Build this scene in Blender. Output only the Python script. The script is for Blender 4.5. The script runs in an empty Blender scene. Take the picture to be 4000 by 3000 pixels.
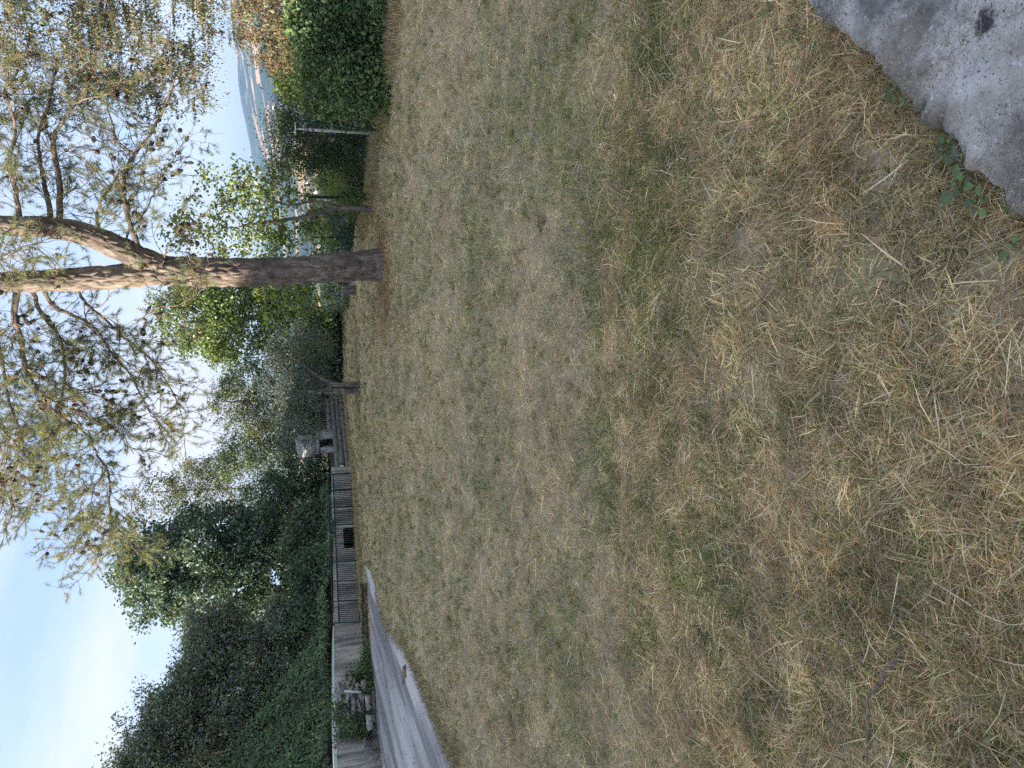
import bpy, math, random
import numpy as np
from mathutils import Matrix, Vector

random.seed(7)
rng = np.random.default_rng(11)
sc = bpy.context.scene

# ------------------------------------------------------------------ camera
# the photograph was taken in portrait and stored on its side: the camera is
# rolled a quarter turn (world up points to the left of the picture)
F = 2774.0; CAM_H = 1.6
PITCH = math.radians(17.1); ROLL = math.radians(2.0); SLOPE = -0.018
_R = np.array([1., 0, 0]); FW = np.array([0, math.cos(PITCH), -math.sin(PITCH)])
_U = np.array([0, math.sin(PITCH), math.cos(PITCH)])
RC = math.cos(ROLL)*_R - math.sin(ROLL)*_U
UC = math.cos(ROLL)*_U + math.sin(ROLL)*_R
CAM = np.array([0, 0, CAM_H])
cam_data = bpy.data.cameras.new('camera'); cam = bpy.data.objects.new('camera', cam_data)
sc.collection.objects.link(cam); sc.camera = cam
cam_data.sensor_fit = 'AUTO'; cam_data.sensor_width = 36.0; cam_data.lens = F/4000*36
cam_data.clip_start = 0.05; cam_data.clip_end = 30000
X, Y, Z = -UC, RC, -FW
cam.matrix_world = Matrix(((X[0], Y[0], Z[0], CAM[0]), (X[1], Y[1], Z[1], CAM[1]),
                           (X[2], Y[2], Z[2], CAM[2]), (0, 0, 0, 1)))

# ------------------------------------------------------------------ world, sun, exposure
SUN_EL = math.radians(15.0)
SUN_AZ = math.radians(-103.0)          # measured from +Y (view direction), negative = left
sun_dir = Vector((math.sin(SUN_AZ)*math.cos(SUN_EL), math.cos(SUN_AZ)*math.cos(SUN_EL), math.sin(SUN_EL)))
world = bpy.data.worlds.new('World'); sc.world = world; world.use_nodes = True
wn = world.node_tree.nodes; wl = world.node_tree.links
wn.clear()
sky = wn.new('ShaderNodeTexSky'); sky.sky_type = 'NISHITA'; sky.sun_disc = False
sky.sun_elevation = SUN_EL; sky.sun_rotation = SUN_AZ
sky.air_density = 1.0; sky.dust_density = 2.0; sky.ozone_density = 1.5; sky.altitude = 200
tc = wn.new('ShaderNodeTexCoord')
mp = wn.new('ShaderNodeMapping'); mp.inputs['Scale'].default_value = (1.2, 1.2, 5.0); mp.inputs['Rotation'].default_value = (0.12, 0.25, 0.3)
nz = wn.new('ShaderNodeTexNoise'); nz.inputs['Scale'].default_value = 1.5; nz.inputs['Detail'].default_value = 7; nz.inputs['Roughness'].default_value = 0.5
cr = wn.new('ShaderNodeValToRGB'); cr.color_ramp.elements[0].position = 0.42; cr.color_ramp.elements[1].position = 0.70
cr.color_ramp.elements[0].color = (0, 0, 0, 1); cr.color_ramp.elements[1].color = (.95, .95, .95, 1)
mxs = wn.new('ShaderNodeMixRGB'); mxs.inputs[2].default_value = (2.15, 2.18, 2.34, 1)
mxb = wn.new('ShaderNodeMixRGB'); mxb.inputs[0].default_value = .74; mxb.inputs[2].default_value = (1.12, 1.48, 2.25, 1)   # summer haze over the clear sky
bg = wn.new('ShaderNodeBackground'); bg.inputs['Strength'].default_value = 0.10
wo = wn.new('ShaderNodeOutputWorld')
wl.new(tc.outputs['Generated'], mp.inputs[0]); wl.new(mp.outputs[0], nz.inputs['Vector'])
wl.new(nz.outputs['Fac'], cr.inputs[0]); wl.new(cr.outputs[0], mxs.inputs[0])
wl.new(sky.outputs[0], mxb.inputs[1]); wl.new(mxb.outputs[0], mxs.inputs[1]); wl.new(mxs.outputs[0], bg.inputs[0]); wl.new(bg.outputs[0], wo.inputs[0])

sl = bpy.data.lights.new('sun', 'SUN'); sun = bpy.data.objects.new('sun', sl); sc.collection.objects.link(sun)
sl.energy = 3.2; sl.angle = math.radians(0.6); sl.color = (1.0, 0.90, 0.76)
sun.rotation_euler = sun_dir.to_track_quat('Z', 'Y').to_euler(); sun.location = (0, 0, 60)
sc.view_settings.view_transform = 'Standard'; sc.view_settings.look = 'None'
sc.view_settings.gamma = 1.0; sc.view_settings.use_curve_mapping = False
sc.view_settings.exposure = 2.3
sc.render.engine = 'CYCLES'
cy = sc.cycles
cy.max_bounces = 5; cy.diffuse_bounces = 4; cy.adaptive_threshold = .02; cy.glossy_bounces = 2; cy.transmission_bounces = 4; cy.volume_bounces = 0
cy.transparent_max_bounces = 4; cy.use_denoising = False; cy.caustics_reflective = False; cy.caustics_refractive = False
cy.sample_clamp_indirect = 6.0

# ------------------------------------------------------------------ picture geometry helpers
# (u, v): pixel of the upright 3000 x 4000 photograph
def ray(u, v): return FW + RC*(u-1500)/F + UC*(2000-v)/F
def PY(u, v, y):
    d = ray(u, v); return CAM + d*(y/d[1])
def smooth(a, b, x):
    t = np.clip((x-a)/(b-a), 0, 1); return t*t*(3-2*t)
FA = np.array([6.07, 11.07]); FB = np.array([4.3, 21.0])      # the wire fence line
_fd = (FB-FA)/np.linalg.norm(FB-FA); _fn = np.array([_fd[1], -_fd[0]])
CREST_A = np.radians([-40, -10, 0, 5, 8, 11, 14, 16, 18.5, 21.5, 25, 30, 45])
CREST_V = np.radians([1.2, 1.2, 1.2, 1.3, 1.4, 1.55, 1.75, 2.1, 2.45, 2.95, 3.1, 3.3, 3.0])
def vnoise(x, y, seed=0):
    x = np.asarray(x, float); y = np.asarray(y, float)
    xi = np.floor(x).astype(np.int64); yi = np.floor(y).astype(np.int64)
    fx = x-xi; fy = y-yi; fx = fx*fx*(3-2*fx); fy = fy*fy*(3-2*fy)
    def h(a, b):
        n = (a*374761393 + b*668265263 + seed*974711) & 0x7fffffff
        n = ((n ^ (n >> 13))*1274126177) & 0x7fffffff
        n = (n ^ (n >> 16)) & 0xffff
        return n/65535.0
    return (h(xi, yi)*(1-fx)+h(xi+1, yi)*fx)*(1-fy) + (h(xi, yi+1)*(1-fx)+h(xi+1, yi+1)*fx)*fy
def fbm(x, y, seed=0, o=4):
    s = 0; a = .5; t = 0
    for i in range(o):
        s = s + a*vnoise(np.asarray(x)*2**i, np.asarray(y)*2**i, seed+i*17); t += a; a *= .5
    return s/t
def ground_z(x, y):
    x = np.asarray(x, float); y = np.asarray(y, float)
    r = np.hypot(x, y)
    z = SLOPE*np.clip(y, -20, 38)
    dr = (x-FA[0])*_fn[0] + (y-FA[1])*_fn[1] - 0.6
    s = np.maximum(np.maximum(dr, y-37), 0)
    drop = np.where(s < 12, 0.10*s, 1.2 + 0.16*(s-12)); drop = 66*(1-np.exp(-drop/66))
    far = smooth(60, 260, r)
    z = z - drop*(1-far) - 66*far*np.where(y > -50, 1, 1)
    az = np.arctan2(x, y)
    el = np.interp(az, CREST_A, CREST_V)
    crest = CAM_H + 5200*np.tan(el)
    t = np.clip((r-900)/(5200-900), 0, 1.25)
    prof = np.where(t < 1, t**1.55, 1-(t-1)*.6)
    und = (fbm(x/700, y/700, 5)-.5)*95*np.clip(t*2.2, 0, 1)*np.clip((1.05-t)*2.5, .16, 1)
    return z + np.where(r > 900, prof*(crest+66) + und, 0) + np.where((r > 150) & (r <= 5000), (fbm(x/180, y/180, 9)-.5)*9*smooth(150, 500, r)*(1-smooth(2500, 5000, r)), 0)
def gz(x, y): return float(ground_z(x, y))
def G(u, v):
    d = ray(u, v); t = 0.5
    for _ in range(60):
        p = CAM + t*d
        t = t + (p[2]-gz(p[0], p[1]))/(-(d[2]-SLOPE*d[1]))*.8
    return CAM + t*d
def nrm(a): return a/np.maximum(np.linalg.norm(a, axis=-1, keepdims=True), 1e-9)

# ------------------------------------------------------------------ mesh helpers
def link(o): sc.collection.objects.link(o); return o
def mk(name, verts, faces, mat, parent=None, col=None, smooth_=False, kind=None, uv=None):
    """faces: list of (n,k) int arrays; one mesh object"""
    me = bpy.data.meshes.new(name)
    verts = np.ascontiguousarray(verts, np.float32)
    if not isinstance(faces, (list, tuple)): faces = [faces]
    faces = [np.asarray(f, np.int32) for f in faces if len(f)]
    me.vertices.add(len(verts)); me.vertices.foreach_set('co', verts.ravel())
    nl = sum(f.size for f in faces); npoly = sum(len(f) for f in faces)
    me.loops.add(nl); me.polygons.add(npoly)
    me.loops.foreach_set('vertex_index', np.concatenate([f.ravel() for f in faces]))
    starts = []; s0 = 0
    for f in faces:
        starts.append(s0 + np.arange(len(f))*f.shape[1]); s0 += f.size
    me.polygons.foreach_set('loop_start', np.concatenate(starts).astype(np.int32))
    if smooth_: me.polygons.foreach_set('use_smooth', np.ones(npoly, bool))
    if col is not None:
        a = me.attributes.new('Col', 'FLOAT_COLOR', 'POINT')
        c = np.ones((len(verts), 4), np.float32); c[:, :3] = col; a.data.foreach_set('color', c.ravel())
    me.update(calc_edges=True); me.validate()
    if mat: me.materials.append(mat)
    o = bpy.data.objects.new(name, me); link(o)
    if parent is not None:
        o.parent = parent; o.matrix_parent_inverse = Matrix.Translation(-Vector(parent['_loc'])) if '_loc' in parent else Matrix.Identity(4)
    if kind: o['kind'] = kind
    return o
def tag(o, label, cat, group=None, kind=None):
    o['label'] = label; o['category'] = cat
    if group: o['group'] = group
    if kind: o['kind'] = kind
    return o
def thing(name, label, cat, loc, group=None):
    o = bpy.data.objects.new(name, None); link(o); o.location = loc; o.empty_display_size = .2
    o['_loc'] = [float(c) for c in loc]
    return tag(o, label, cat, group)
class Acc:
    def __init__(s): s.v = []; s.q = []; s.t = []; s.c = []; s.n = 0
    def add(s, v, q=None, t=None, c=None):
        v = np.asarray(v, float).reshape(-1, 3)
        if q is not None and len(q): s.q.append(np.asarray(q)+s.n)
        if t is not None and len(t): s.t.append(np.asarray(t)+s.n)
        if c is not None:
            c = np.asarray(c, float); s.c.append(np.broadcast_to(c, (len(v), 3)))
        s.v.append(v); s.n += len(v)
    def build(s, name, mat, parent=None, **k):
        f = []
        if s.q: f.append(np.concatenate(s.q))
        if s.t: f.append(np.concatenate(s.t))
        return mk(name, np.concatenate(s.v), f, mat, parent, col=np.concatenate(s.c) if s.c else None, **k)
def frames(T):
    ref = np.where(np.abs(T[..., 2:3]) > .9, np.array([1., 0, 0]), np.array([0, 0, 1.]))
    A = nrm(np.cross(T, ref)); Bv = np.cross(T, A); return A, Bv
def tubes(Pn, Rn, sides=4, cap=False):
    """Pn (m,n,3), Rn (m,n) -> verts, quads"""
    Pn = np.asarray(Pn, float); Rn = np.asarray(Rn, float)
    if Pn.ndim == 2: Pn = Pn[None]; Rn = Rn[None]
    m, n, _ = Pn.shape
    T = np.gradient(Pn, axis=1); T = nrm(T)
    Tm = nrm(T.mean(1, keepdims=True)+1e-6); ref = np.where(np.abs(Tm[..., 2:3]) > .8, np.array([1., .1, 0]), np.array([.1, 0, 1.]))
    A = nrm(np.cross(T, ref)); Bv = np.cross(T, A)
    th = np.arange(sides)*2*math.pi/sides
    V = Pn[:, :, None] + Rn[:, :, None, None]*(A[:, :, None]*np.cos(th)[:, None] + Bv[:, :, None]*np.sin(th)[:, None])
    idx = np.arange(m*n*sides).reshape(m, n, sides)
    a = idx[:, :-1]; b = idx[:, 1:]
    q = np.stack([a, np.roll(a, -1, 2), np.roll(b, -1, 2), b], -1).reshape(-1, 4)
    return V.reshape(-1, 3), q
def tube_capped(P, R, sides=8):
    P = np.asarray(P, float); R = np.asarray(R, float)
    v, q = tubes(P, R, sides); n = len(P)
    v = np.vstack([v, P[:1], P[-1:]]); c0 = n*sides; c1 = c0+1
    i = np.arange(sides); j = (i+1) % sides
    t = np.vstack([np.stack([np.full(sides, c0), j, i], 1), np.stack([np.full(sides, c1), (n-1)*sides+i, (n-1)*sides+j], 1)])
    return v, q, t
BOXQ = np.array([[0, 3, 2, 1], [4, 5, 6, 7], [0, 1, 5, 4], [1, 2, 6, 5], [2, 3, 7, 6], [3, 0, 4, 7]])
def box(c, ax, ay, az, hx, hy, hz, jit=0.):
    c = np.asarray(c, float); ax = np.asarray(ax, float); ay = np.asarray(ay, float); az = np.asarray(az, float)
    s = np.array([[-1, -1, -1], [1, -1, -1], [1, 1, -1], [-1, 1, -1], [-1, -1, 1], [1, -1, 1], [1, 1, 1], [-1, 1, 1]], float)
    v = c + s[:, :1]*hx*ax + s[:, 1:2]*hy*ay + s[:, 2:]*hz*az
    if jit: v = v + rng.uniform(-jit, jit, v.shape)
    return v
EX, EY, EZ = np.eye(3)
def catmull(P, n):
    P = np.asarray(P, float); Q = np.vstack([2*P[0]-P[1], P, 2*P[-1]-P[-2]])
    seg = len(P)-1; t = np.linspace(0, seg, n); i = np.minimum(t.astype(int), seg-1); f = (t-i)[:, None]
    p0, p1, p2, p3 = Q[i], Q[i+1], Q[i+2], Q[i+3]
    return .5*((2*p1)+(-p0+p2)*f+(2*p0-5*p1+4*p2-p3)*f**2+(-p0+3*p1-3*p2+p3)*f**3)
def catr(R, n): return np.interp(np.linspace(0, len(R)-1, n), np.arange(len(R)), R)
def rand_dirs(n): return nrm(rng.normal(size=(n, 3)))
def leaves(pos, axis, normal, L, W, fold=.15):
    """rhombic folded leaves, two triangles each"""
    axis = nrm(axis); side = nrm(np.cross(normal, axis)); nn = np.cross(axis, side)
    L = np.asarray(L)[:, None]; W = np.asarray(W)[:, None]
    b = pos; tip = pos + axis*L - nn*L*.08
    m = pos + axis*L*.45
    l = m + side*W*.5 + nn*W*fold; r = m - side*W*.5 + nn*W*fold
    v = np.stack([b, l, tip, r], 1).reshape(-1, 3)
    k = np.arange(len(pos))*4
    t = np.stack([np.stack([k, k+2, k+1], 1), np.stack([k, k+3, k+2], 1)], 1).reshape(-1, 3)
    return v, t
def pick(pal, w, n, jit=.18):
    pal = np.asarray(pal, float); w = np.asarray(w, float); w = w/w.sum()
    c = pal[rng.choice(len(pal), n, p=w)]
    return np.clip(c*np.exp(rng.normal(0, jit, (n, 1)))*np.exp(rng.normal(0, jit*.35, (n, 3))), 0, .9)

# ------------------------------------------------------------------ materials
def newmat(name):
    m = bpy.data.materials.new(name); m.use_nodes = True; nt = m.node_tree; nt.nodes.clear()
    out = nt.nodes.new('ShaderNodeOutputMaterial'); return m, nt, out
def N(nt, t, **k):
    n = nt.nodes.new(t)
    for a, b in k.items():
        if hasattr(n, a): setattr(n, a, b)
        else: n.inputs[a.replace('_', ' ')].default_value = b
    return n
def foliage_mat(name, trans=.35, rough=.5, gloss=.06, tint=(1.15, 1.1, .6)):
    m, nt, out = newmat(name); L = nt.links.new
    at = N(nt, 'ShaderNodeAttribute', attribute_name='Col')
    d = N(nt, 'ShaderNodeBsdfDiffuse'); tr = N(nt, 'ShaderNodeBsdfTranslucent'); g = N(nt, 'ShaderNodeBsdfGlossy'); g.inputs['Roughness'].default_value = rough
    mul = N(nt, 'ShaderNodeMixRGB', blend_type='MULTIPLY'); mul.inputs[0].default_value = 1; mul.inputs[2].default_value = (*tint, 1)
    m1 = N(nt, 'ShaderNodeMixShader'); m1.inputs[0].default_value = trans
    m2 = N(nt, 'ShaderNodeMixShader'); m2.inputs[0].default_value = gloss
    L(at.outputs['Color'], d.inputs[0]); L(at.outputs['Color'], mul.inputs[1]); L(mul.outputs[0], tr.inputs[0])
    L(d.outputs[0], m1.inputs[1]); L(tr.outputs[0], m1.inputs[2]); L(m1.outputs[0], m2.inputs[1]); L(g.outputs[0], m2.inputs[2])
    L(m2.outputs[0], out.inputs[0]); return m
def rough_mat(name, cols, scale=6., detail=8., rough=.85, stretch=(1, 1, 1), bump=.3, bdist=.02, pos=(.35, .65), extra=None, bscale=None, distortion=0.):
    """noise-mottled rough surface in object (= world) coordinates; extra: (colour, scale, lo, hi, stretch) stain layers"""
    m, nt, out = newmat(name); L = nt.links.new
    tcn = N(nt, 'ShaderNodeTexCoord'); mpn = N(nt, 'ShaderNodeMapping'); mpn.inputs['Scale'].default_value = stretch
    L(tcn.outputs['Object'], mpn.inputs[0])
    no = N(nt, 'ShaderNodeTexNoise'); no.inputs['Scale'].default_value = scale; no.inputs['Detail'].default_value = detail; no.inputs['Roughness'].default_value = .62; no.inputs['Distortion'].default_value = distortion
    L(mpn.outputs[0], no.inputs['Vector'])
    ra = N(nt, 'ShaderNodeValToRGB'); els = ra.color_ramp.elements
    n = len(cols); els[0].position = pos[0]; els[0].color = (*cols[0], 1); els[1].position = pos[1]; els[1].color = (*cols[-1], 1)
    for i in range(1, n-1):
        e = els.new(pos[0]+(pos[1]-pos[0])*i/(n-1)); e.color = (*cols[i], 1)
    L(no.outputs['Fac'], ra.inputs[0]); last = ra.outputs[0]
    for k, ex in enumerate(extra or []):
        colr, s2, lo, hi, st = ex
        mp2 = N(nt, 'ShaderNodeMapping'); mp2.inputs['Scale'].default_value = st; mp2.inputs['Location'].default_value = (k*3.7+1.3, k*1.9, k*.7); L(tcn.outputs['Object'], mp2.inputs[0])
        n2 = N(nt, 'ShaderNodeTexNoise'); n2.inputs['Scale'].default_value = s2; n2.inputs['Detail'].default_value = 6; n2.inputs['Roughness'].default_value = .6; L(mp2.outputs[0], n2.inputs['Vector'])
        mr = N(nt, 'ShaderNodeMapRange'); mr.inputs[1].default_value = lo; mr.inputs[2].default_value = hi; L(n2.outputs['Fac'], mr.inputs[0])
        mx = N(nt, 'ShaderNodeMixRGB'); mx.inputs[2].default_value = (*colr, 1); L(mr.outputs[0], mx.inputs[0]); L(last, mx.inputs[1]); last = mx.outputs[0]
    b = N(nt, 'ShaderNodeBsdfPrincipled'); b.inputs['Roughness'].default_value = rough; b.inputs['Specular IOR Level'].default_value = .25
    L(last, b.inputs['Base Color'])
    if bump:
        n3 = N(nt, 'ShaderNodeTexNoise'); n3.inputs['Scale'].default_value = bscale or scale*4; n3.inputs['Detail'].default_value = 8; L(mpn.outputs[0], n3.inputs['Vector'])
        bp = N(nt, 'ShaderNodeBump'); bp.inputs['Strength'].default_value = bump; bp.inputs['Distance'].default_value = bdist
        L(n3.outputs['Fac'], bp.inputs['Height']); L(bp.outputs[0], b.inputs['Normal'])
    L(b.outputs[0], out.inputs[0]); return m

M_GRASS = foliage_mat('dry_grass_blades', .36, .55, .03, (1.05, 1.0, .85))
M_LEAF = foliage_mat('broad_leaves', .42, .4, .05, (1.5, 1.45, .5))
M_LEAFD = foliage_mat('dull_leaves', .25, .5, .03, (1.2, 1.15, .6))
M_SILVER = foliage_mat('silver_leaves', .22, .5, .05, (1.1, 1.1, .75))
M_NEEDLE = foliage_mat('pine_needles', .45, .45, .05, (1.25, 1.15, .6))
M_CONIF = foliage_mat('scaly_sprays', .40, .6, .03, (1.15, 1.05, .7))
M_PBARK = rough_mat('pine_bark', [(.065, .05, .042), (.16, .125, .10), (.29, .235, .19)], 9, 9, .92, (1, 1, .3), .7, .03, (.3, .68), bscale=30, extra=[((.31, .26, .21), 5, .56, .72, (1, 1, .4)), ((.10, .09, .085), 3, .55, .75, (1, 1, .6))])
M_TWIG = rough_mat('pine_twig', [(.10, .08, .06), (.26, .20, .14)], 14, 5, .9, (1, 1, 1), .3, .01)
M_BARK = rough_mat('grey_bark', [(.07, .06, .05), (.17, .145, .12), (.27, .235, .20)], 12, 8, .92, (1, 1, .25), .6, .02)
M_STICK = rough_mat('stick_bark', [(.10, .075, .055), (.26, .20, .15)], 90, 6, .93, bump=.5, bdist=.003)
M_PALE = rough_mat('pale_bark', [(.16, .145, .125), (.33, .31, .28)], 12, 6, .9, (1, 1, .3), .3, .01)
M_CONE = rough_mat('pine_cone_scales', [(.08, .064, .052), (.17, .13, .10), (.26, .205, .16)], 30, 4, .85, bump=0)  # scale colours lightened, putting haze into the cones
M_CONC = rough_mat('weathered_concrete', [(.34, .30, .25), (.51, .46, .385), (.61, .56, .475)], 2.2, 9, .93, (1, 1, .45), .35, .02, (.3, .7),
                   extra=[((.20, .18, .155), 1.1, .50, .68, (1.2, 1.2, .22)), ((.44, .34, .17), 1.4, .6, .74, (.8, .8, 1.6)), ((.13, .125, .115), 2.6, .50, .66, (1.4, 1.4, .10))])
M_BLOCK = rough_mat('cinder_block', [(.24, .225, .205), (.36, .34, .31), (.46, .435, .40)], 7, 8, .95, bump=.5, bdist=.02, extra=[((.16, .15, .125), 1.2, .5, .7, (1, 1, 1))])
M_BBQ = rough_mat('barbecue_concrete', [(.27, .255, .235), (.39, .37, .345), (.48, .46, .43)], 3, 9, .93, bump=.3, bdist=.015, extra=[((.10, .095, .09), 2.2, .55, .75, (1, 1, .5))])
M_SOOT_SHADE = rough_mat('soot_and_shade', [(.012, .011, .01), (.035, .032, .03)], 8, 6, .95, bump=.2)  # soot in the barbecue; painted shade inside the wall opening
M_ROAD = rough_mat('worn_driveway', [(.33, .30, .275), (.50, .46, .42), (.64, .595, .55)], 1.1, 10, .9, (1.6, .22, 1), .25, .01, (.3, .68),
                   extra=[((.22, .20, .185), .9, .50, .62, (1.1, .1, 1)), ((.5, .5, .5), 1.3, .62, .72, (2.4, .12, 1)), ((.10, .09, .075), 9, .70, .74, (1, .6, 1))])
M_GREENMETAL = rough_mat('green_paint', [(.014, .045, .035), (.022, .068, .052)], 9, 5, .55, bump=.1, extra=[((.07, .05, .035), 6, .64, .74, (1, 1, 1))])
M_DARKMETAL = rough_mat('dull_dark_metal', [(.03, .035, .03), (.075, .065, .05)], 12, 5, .7, bump=.1)
M_GALV = rough_mat('galvanised_metal', [(.36, .37, .38), (.52, .53, .54)], 9, 5, .45, bump=.05)
M_SHEET = rough_mat('pale_metal_sheet', [(.62, .64, .65), (.8, .8, .8)], 3, 6, .5, bump=.08, extra=[((.16, .15, .12), 3, .58, .72, (1, 1, .5))])
M_LOG = rough_mat('log_bark', [(.18, .16, .14), (.36, .33, .30), (.52, .49, .46)], 10, 7, .93, bump=.5, bdist=.015)
M_LOGEND = rough_mat('cut_wood', [(.20, .16, .11), (.36, .30, .23)], 14, 5, .9, bump=.3)
M_TERRA = rough_mat('terracotta', [(.24, .12, .075), (.36, .20, .13)], 10, 5, .9, bump=.3)
M_STONE = rough_mat('grey_stone', [(.16, .155, .145), (.34, .33, .31)], 6, 7, .93, bump=.5)
M_WHITEPL = rough_mat('white_plastic', [(.55, .55, .53), (.7, .7, .68)], 8, 3, .5, bump=0)
M_PLASTER = rough_mat('house_plaster', [(.62, .58, .52), (.75, .72, .67)], .6, 4, .9, bump=0)
M_ROOF = rough_mat('roof_tiles', [(.34, .22, .16), (.44, .31, .24)], .8, 4, .9, bump=0)
M_PANE = rough_mat('dark_window', [(.03, .035, .04), (.05, .055, .06)], 1, 2, .2, bump=0)
def slab_mat():
    m, nt, out = newmat('lichened_concrete'); L = nt.links.new
    t = N(nt, 'ShaderNodeTexCoord')
    def noise(s, d=8, r=.65, loc=(0, 0, 0), st=(1, 1, 1)):
        mpn = N(nt, 'ShaderNodeMapping'); mpn.inputs['Location'].default_value = loc; mpn.inputs['Scale'].default_value = st; L(t.outputs['Object'], mpn.inputs[0])
        n = N(nt, 'ShaderNodeTexNoise'); n.inputs['Scale'].default_value = s; n.inputs['Detail'].default_value = d; n.inputs['Roughness'].default_value = r; L(mpn.outputs[0], n.inputs['Vector']); return n.outputs['Fac']
    def ramp(f, lo, hi):
        mr = N(nt, 'ShaderNodeMapRange'); mr.inputs[1].default_value = lo; mr.inputs[2].default_value = hi; L(f, mr.inputs[0]); return mr.outputs[0]
    def mix(f, a, c):
        mx = N(nt, 'ShaderNodeMixRGB'); L(f, mx.inputs[0]); L(a, mx.inputs[1]); mx.inputs[2].default_value = (*c, 1); return mx.outputs[0]
    r0 = N(nt, 'ShaderNodeValToRGB'); r0.color_ramp.elements[0].position = .3; r0.color_ramp.elements[0].color = (.37, .335, .305, 1); r0.color_ramp.elements[1].position = .7; r0.color_ramp.elements[1].color = (.68, .62, .565, 1)
    L(noise(60, 6, .75), r0.inputs[0]); c = r0.outputs[0]
    c = mix(ramp(noise(3.0, 7, .6, (4, 1, 0)), .44, .56), c, (.155, .15, .135))        # grey-green crust
    c = mix(ramp(noise(150, 2, .5, (1, 5, 0)), .62, .68), c, (.07, .065, .06))           # black specks
    c = mix(ramp(noise(2.2, 5, .6, (9, 3, 0)), .50, .64), c, (.26, .22, .17))            # straw-brown dust
    c = mix(ramp(noise(90, 2, .5, (7, 2, 0)), .66, .70), c, (.55, .54, .54))             # white lichen dots
    # dark round damp stain
    geo = N(nt, 'ShaderNodeVectorMath', operation='DISTANCE'); L(t.outputs['Object'], geo.inputs[0]); geo.inputs[1].default_value = (*STAIN, SLAB_Z); 
    ns = N(nt, 'ShaderNodeMath', operation='MULTIPLY_ADD'); L(noise(45, 5, .7, (2, 2, 2)), ns.inputs[0]); ns.inputs[1].default_value = .06; L(geo.outputs['Value'], ns.inputs[2])
    c = mix(ramp(ns.outputs[0], .066, .050), c, (.06, .058, .06))
    b = N(nt, 'ShaderNodeBsdfPrincipled'); b.inputs['Roughness'].default_value = .95; b.inputs['Specular IOR Level'].default_value = .2; L(c, b.inputs['Base Color'])
    bp = N(nt, 'ShaderNodeBump'); bp.inputs['Strength'].default_value = .7; bp.inputs['Distance'].default_value = .006
    L(noise(110, 6, .7, (3, 3, 3)), bp.inputs['Height']); L(bp.outputs[0], b.inputs['Normal']); L(b.outputs[0], out.inputs[0]); return m
def ground_mat():
    m, nt, out = newmat('ground_soil_and_fields'); L = nt.links.new
    t = N(nt, 'ShaderNodeTexCoord'); O = t.outputs['Object']
    def noise(s, d=6, r=.6, v=O):
        n = N(nt, 'ShaderNodeTexNoise'); n.inputs['Scale'].default_value = s; n.inputs['Detail'].default_value = d; n.inputs['Roughness'].default_value = r; L(v, n.inputs['Vector']); return n.outputs['Fac']
    def ramp(f, stops):
        r = N(nt, 'ShaderNodeValToRGB'); e = r.color_ramp.elements
        e[0].position = stops[0][0]; e[0].color = (*stops[0][1], 1); e[1].position = stops[-1][0]; e[1].color = (*stops[-1][1], 1)
        for p, c in stops[1:-1]:
            k = e.new(p); k.color = (*c, 1)
        L(f, r.inputs[0]); return r
    # near: pale grey soil, thatch, straw
    near = ramp(noise(38, 8, .75), [(.28, (.20, .155, .10)), (.48, (.36, .29, .19)), (.62, (.48, .40, .28)), (.75, (.55, .49, .38))])
    patch = ramp(noise(.55, 5, .6), [(.40, (.62, .62, .62)), (.6, (1, 1, 1))])
    grn = ramp(noise(.8, 5, .65), [(.50, (0, 0, 0)), (.66, (.7, .7, .7))])
    mg = N(nt, 'ShaderNodeMixRGB'); L(grn.outputs[0], mg.inputs[0]); L(near.outputs[0], mg.inputs[1]); mg.inputs[2].default_value = (.20, .21, .085, 1)
    # far: fields, woods on the hills
    mpv = N(nt, 'ShaderNodeMapping'); mpv.inputs['Scale'].default_value = (1/420, 1/420, 1/420); L(O, mpv.inputs[0])
    nw = N(nt, 'ShaderNodeTexNoise'); nw.inputs['Scale'].default_value = 1.3; nw.inputs['Detail'].default_value = 4; L(mpv.outputs[0], nw.inputs['Vector'])
    va = N(nt, 'ShaderNodeVectorMath', operation='MULTIPLY_ADD'); L(nw.outputs['Color'], va.inputs[0]); va.inputs[1].default_value = (.55, .55, .55); L(mpv.outputs[0], va.inputs[2])
    vo = N(nt, 'ShaderNodeTexVoronoi'); vo.inputs['Scale'].default_value = 1.5; L(va.outputs[0], vo.inputs['Vector'])
    sep = N(nt, 'ShaderNodeSeparateColor'); L(vo.outputs['Color'], sep.inputs[0])
    fld = ramp(sep.outputs[0], [(.0, (.07, .10, .055)), (.40, (.075, .105, .05)), (.50, (.12, .15, .06)), (.56, (.62, .42, .22)), (.85, (.72, .52, .32)), (.9, (.22, .26, .12))]); fld.color_ramp.interpolation = 'CONSTANT'
    wood = ramp(noise(1/420, 8, .7), [(.47, (0, 0, 0)), (.54, (1, 1, 1))])
    mw = N(nt, 'ShaderNodeMixRGB'); L(wood.outputs[0], mw.inputs[0]); L(fld.outputs[0], mw.inputs[1]); mw.inputs[2].default_value = (.045, .065, .04, 1)
    tex = noise(1/14, 6, .7); tr = ramp(tex, [(.3, (.6, .6, .6)), (.7, (1.25, 1.25, 1.25))])
    mm = N(nt, 'ShaderNodeMixRGB', blend_type='MULTIPLY'); mm.inputs[0].default_value = 1; L(mw.outputs[0], mm.inputs[1]); L(tr.outputs[0], mm.inputs[2])
    ln = N(nt, 'ShaderNodeVectorMath', operation='LENGTH'); L(O, ln.inputs[0])
    mr = N(nt, 'ShaderNodeMapRange'); mr.inputs[1].default_value = 60; mr.inputs[2].default_value = 160; L(ln.outputs['Value'], mr.inputs[0])
    fin = N(nt, 'ShaderNodeMixRGB'); L(mr.outputs[0], fin.inputs[0]); L(mg.outputs[0], fin.inputs[1]); L(mm.outputs[0], fin.inputs[2])
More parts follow.
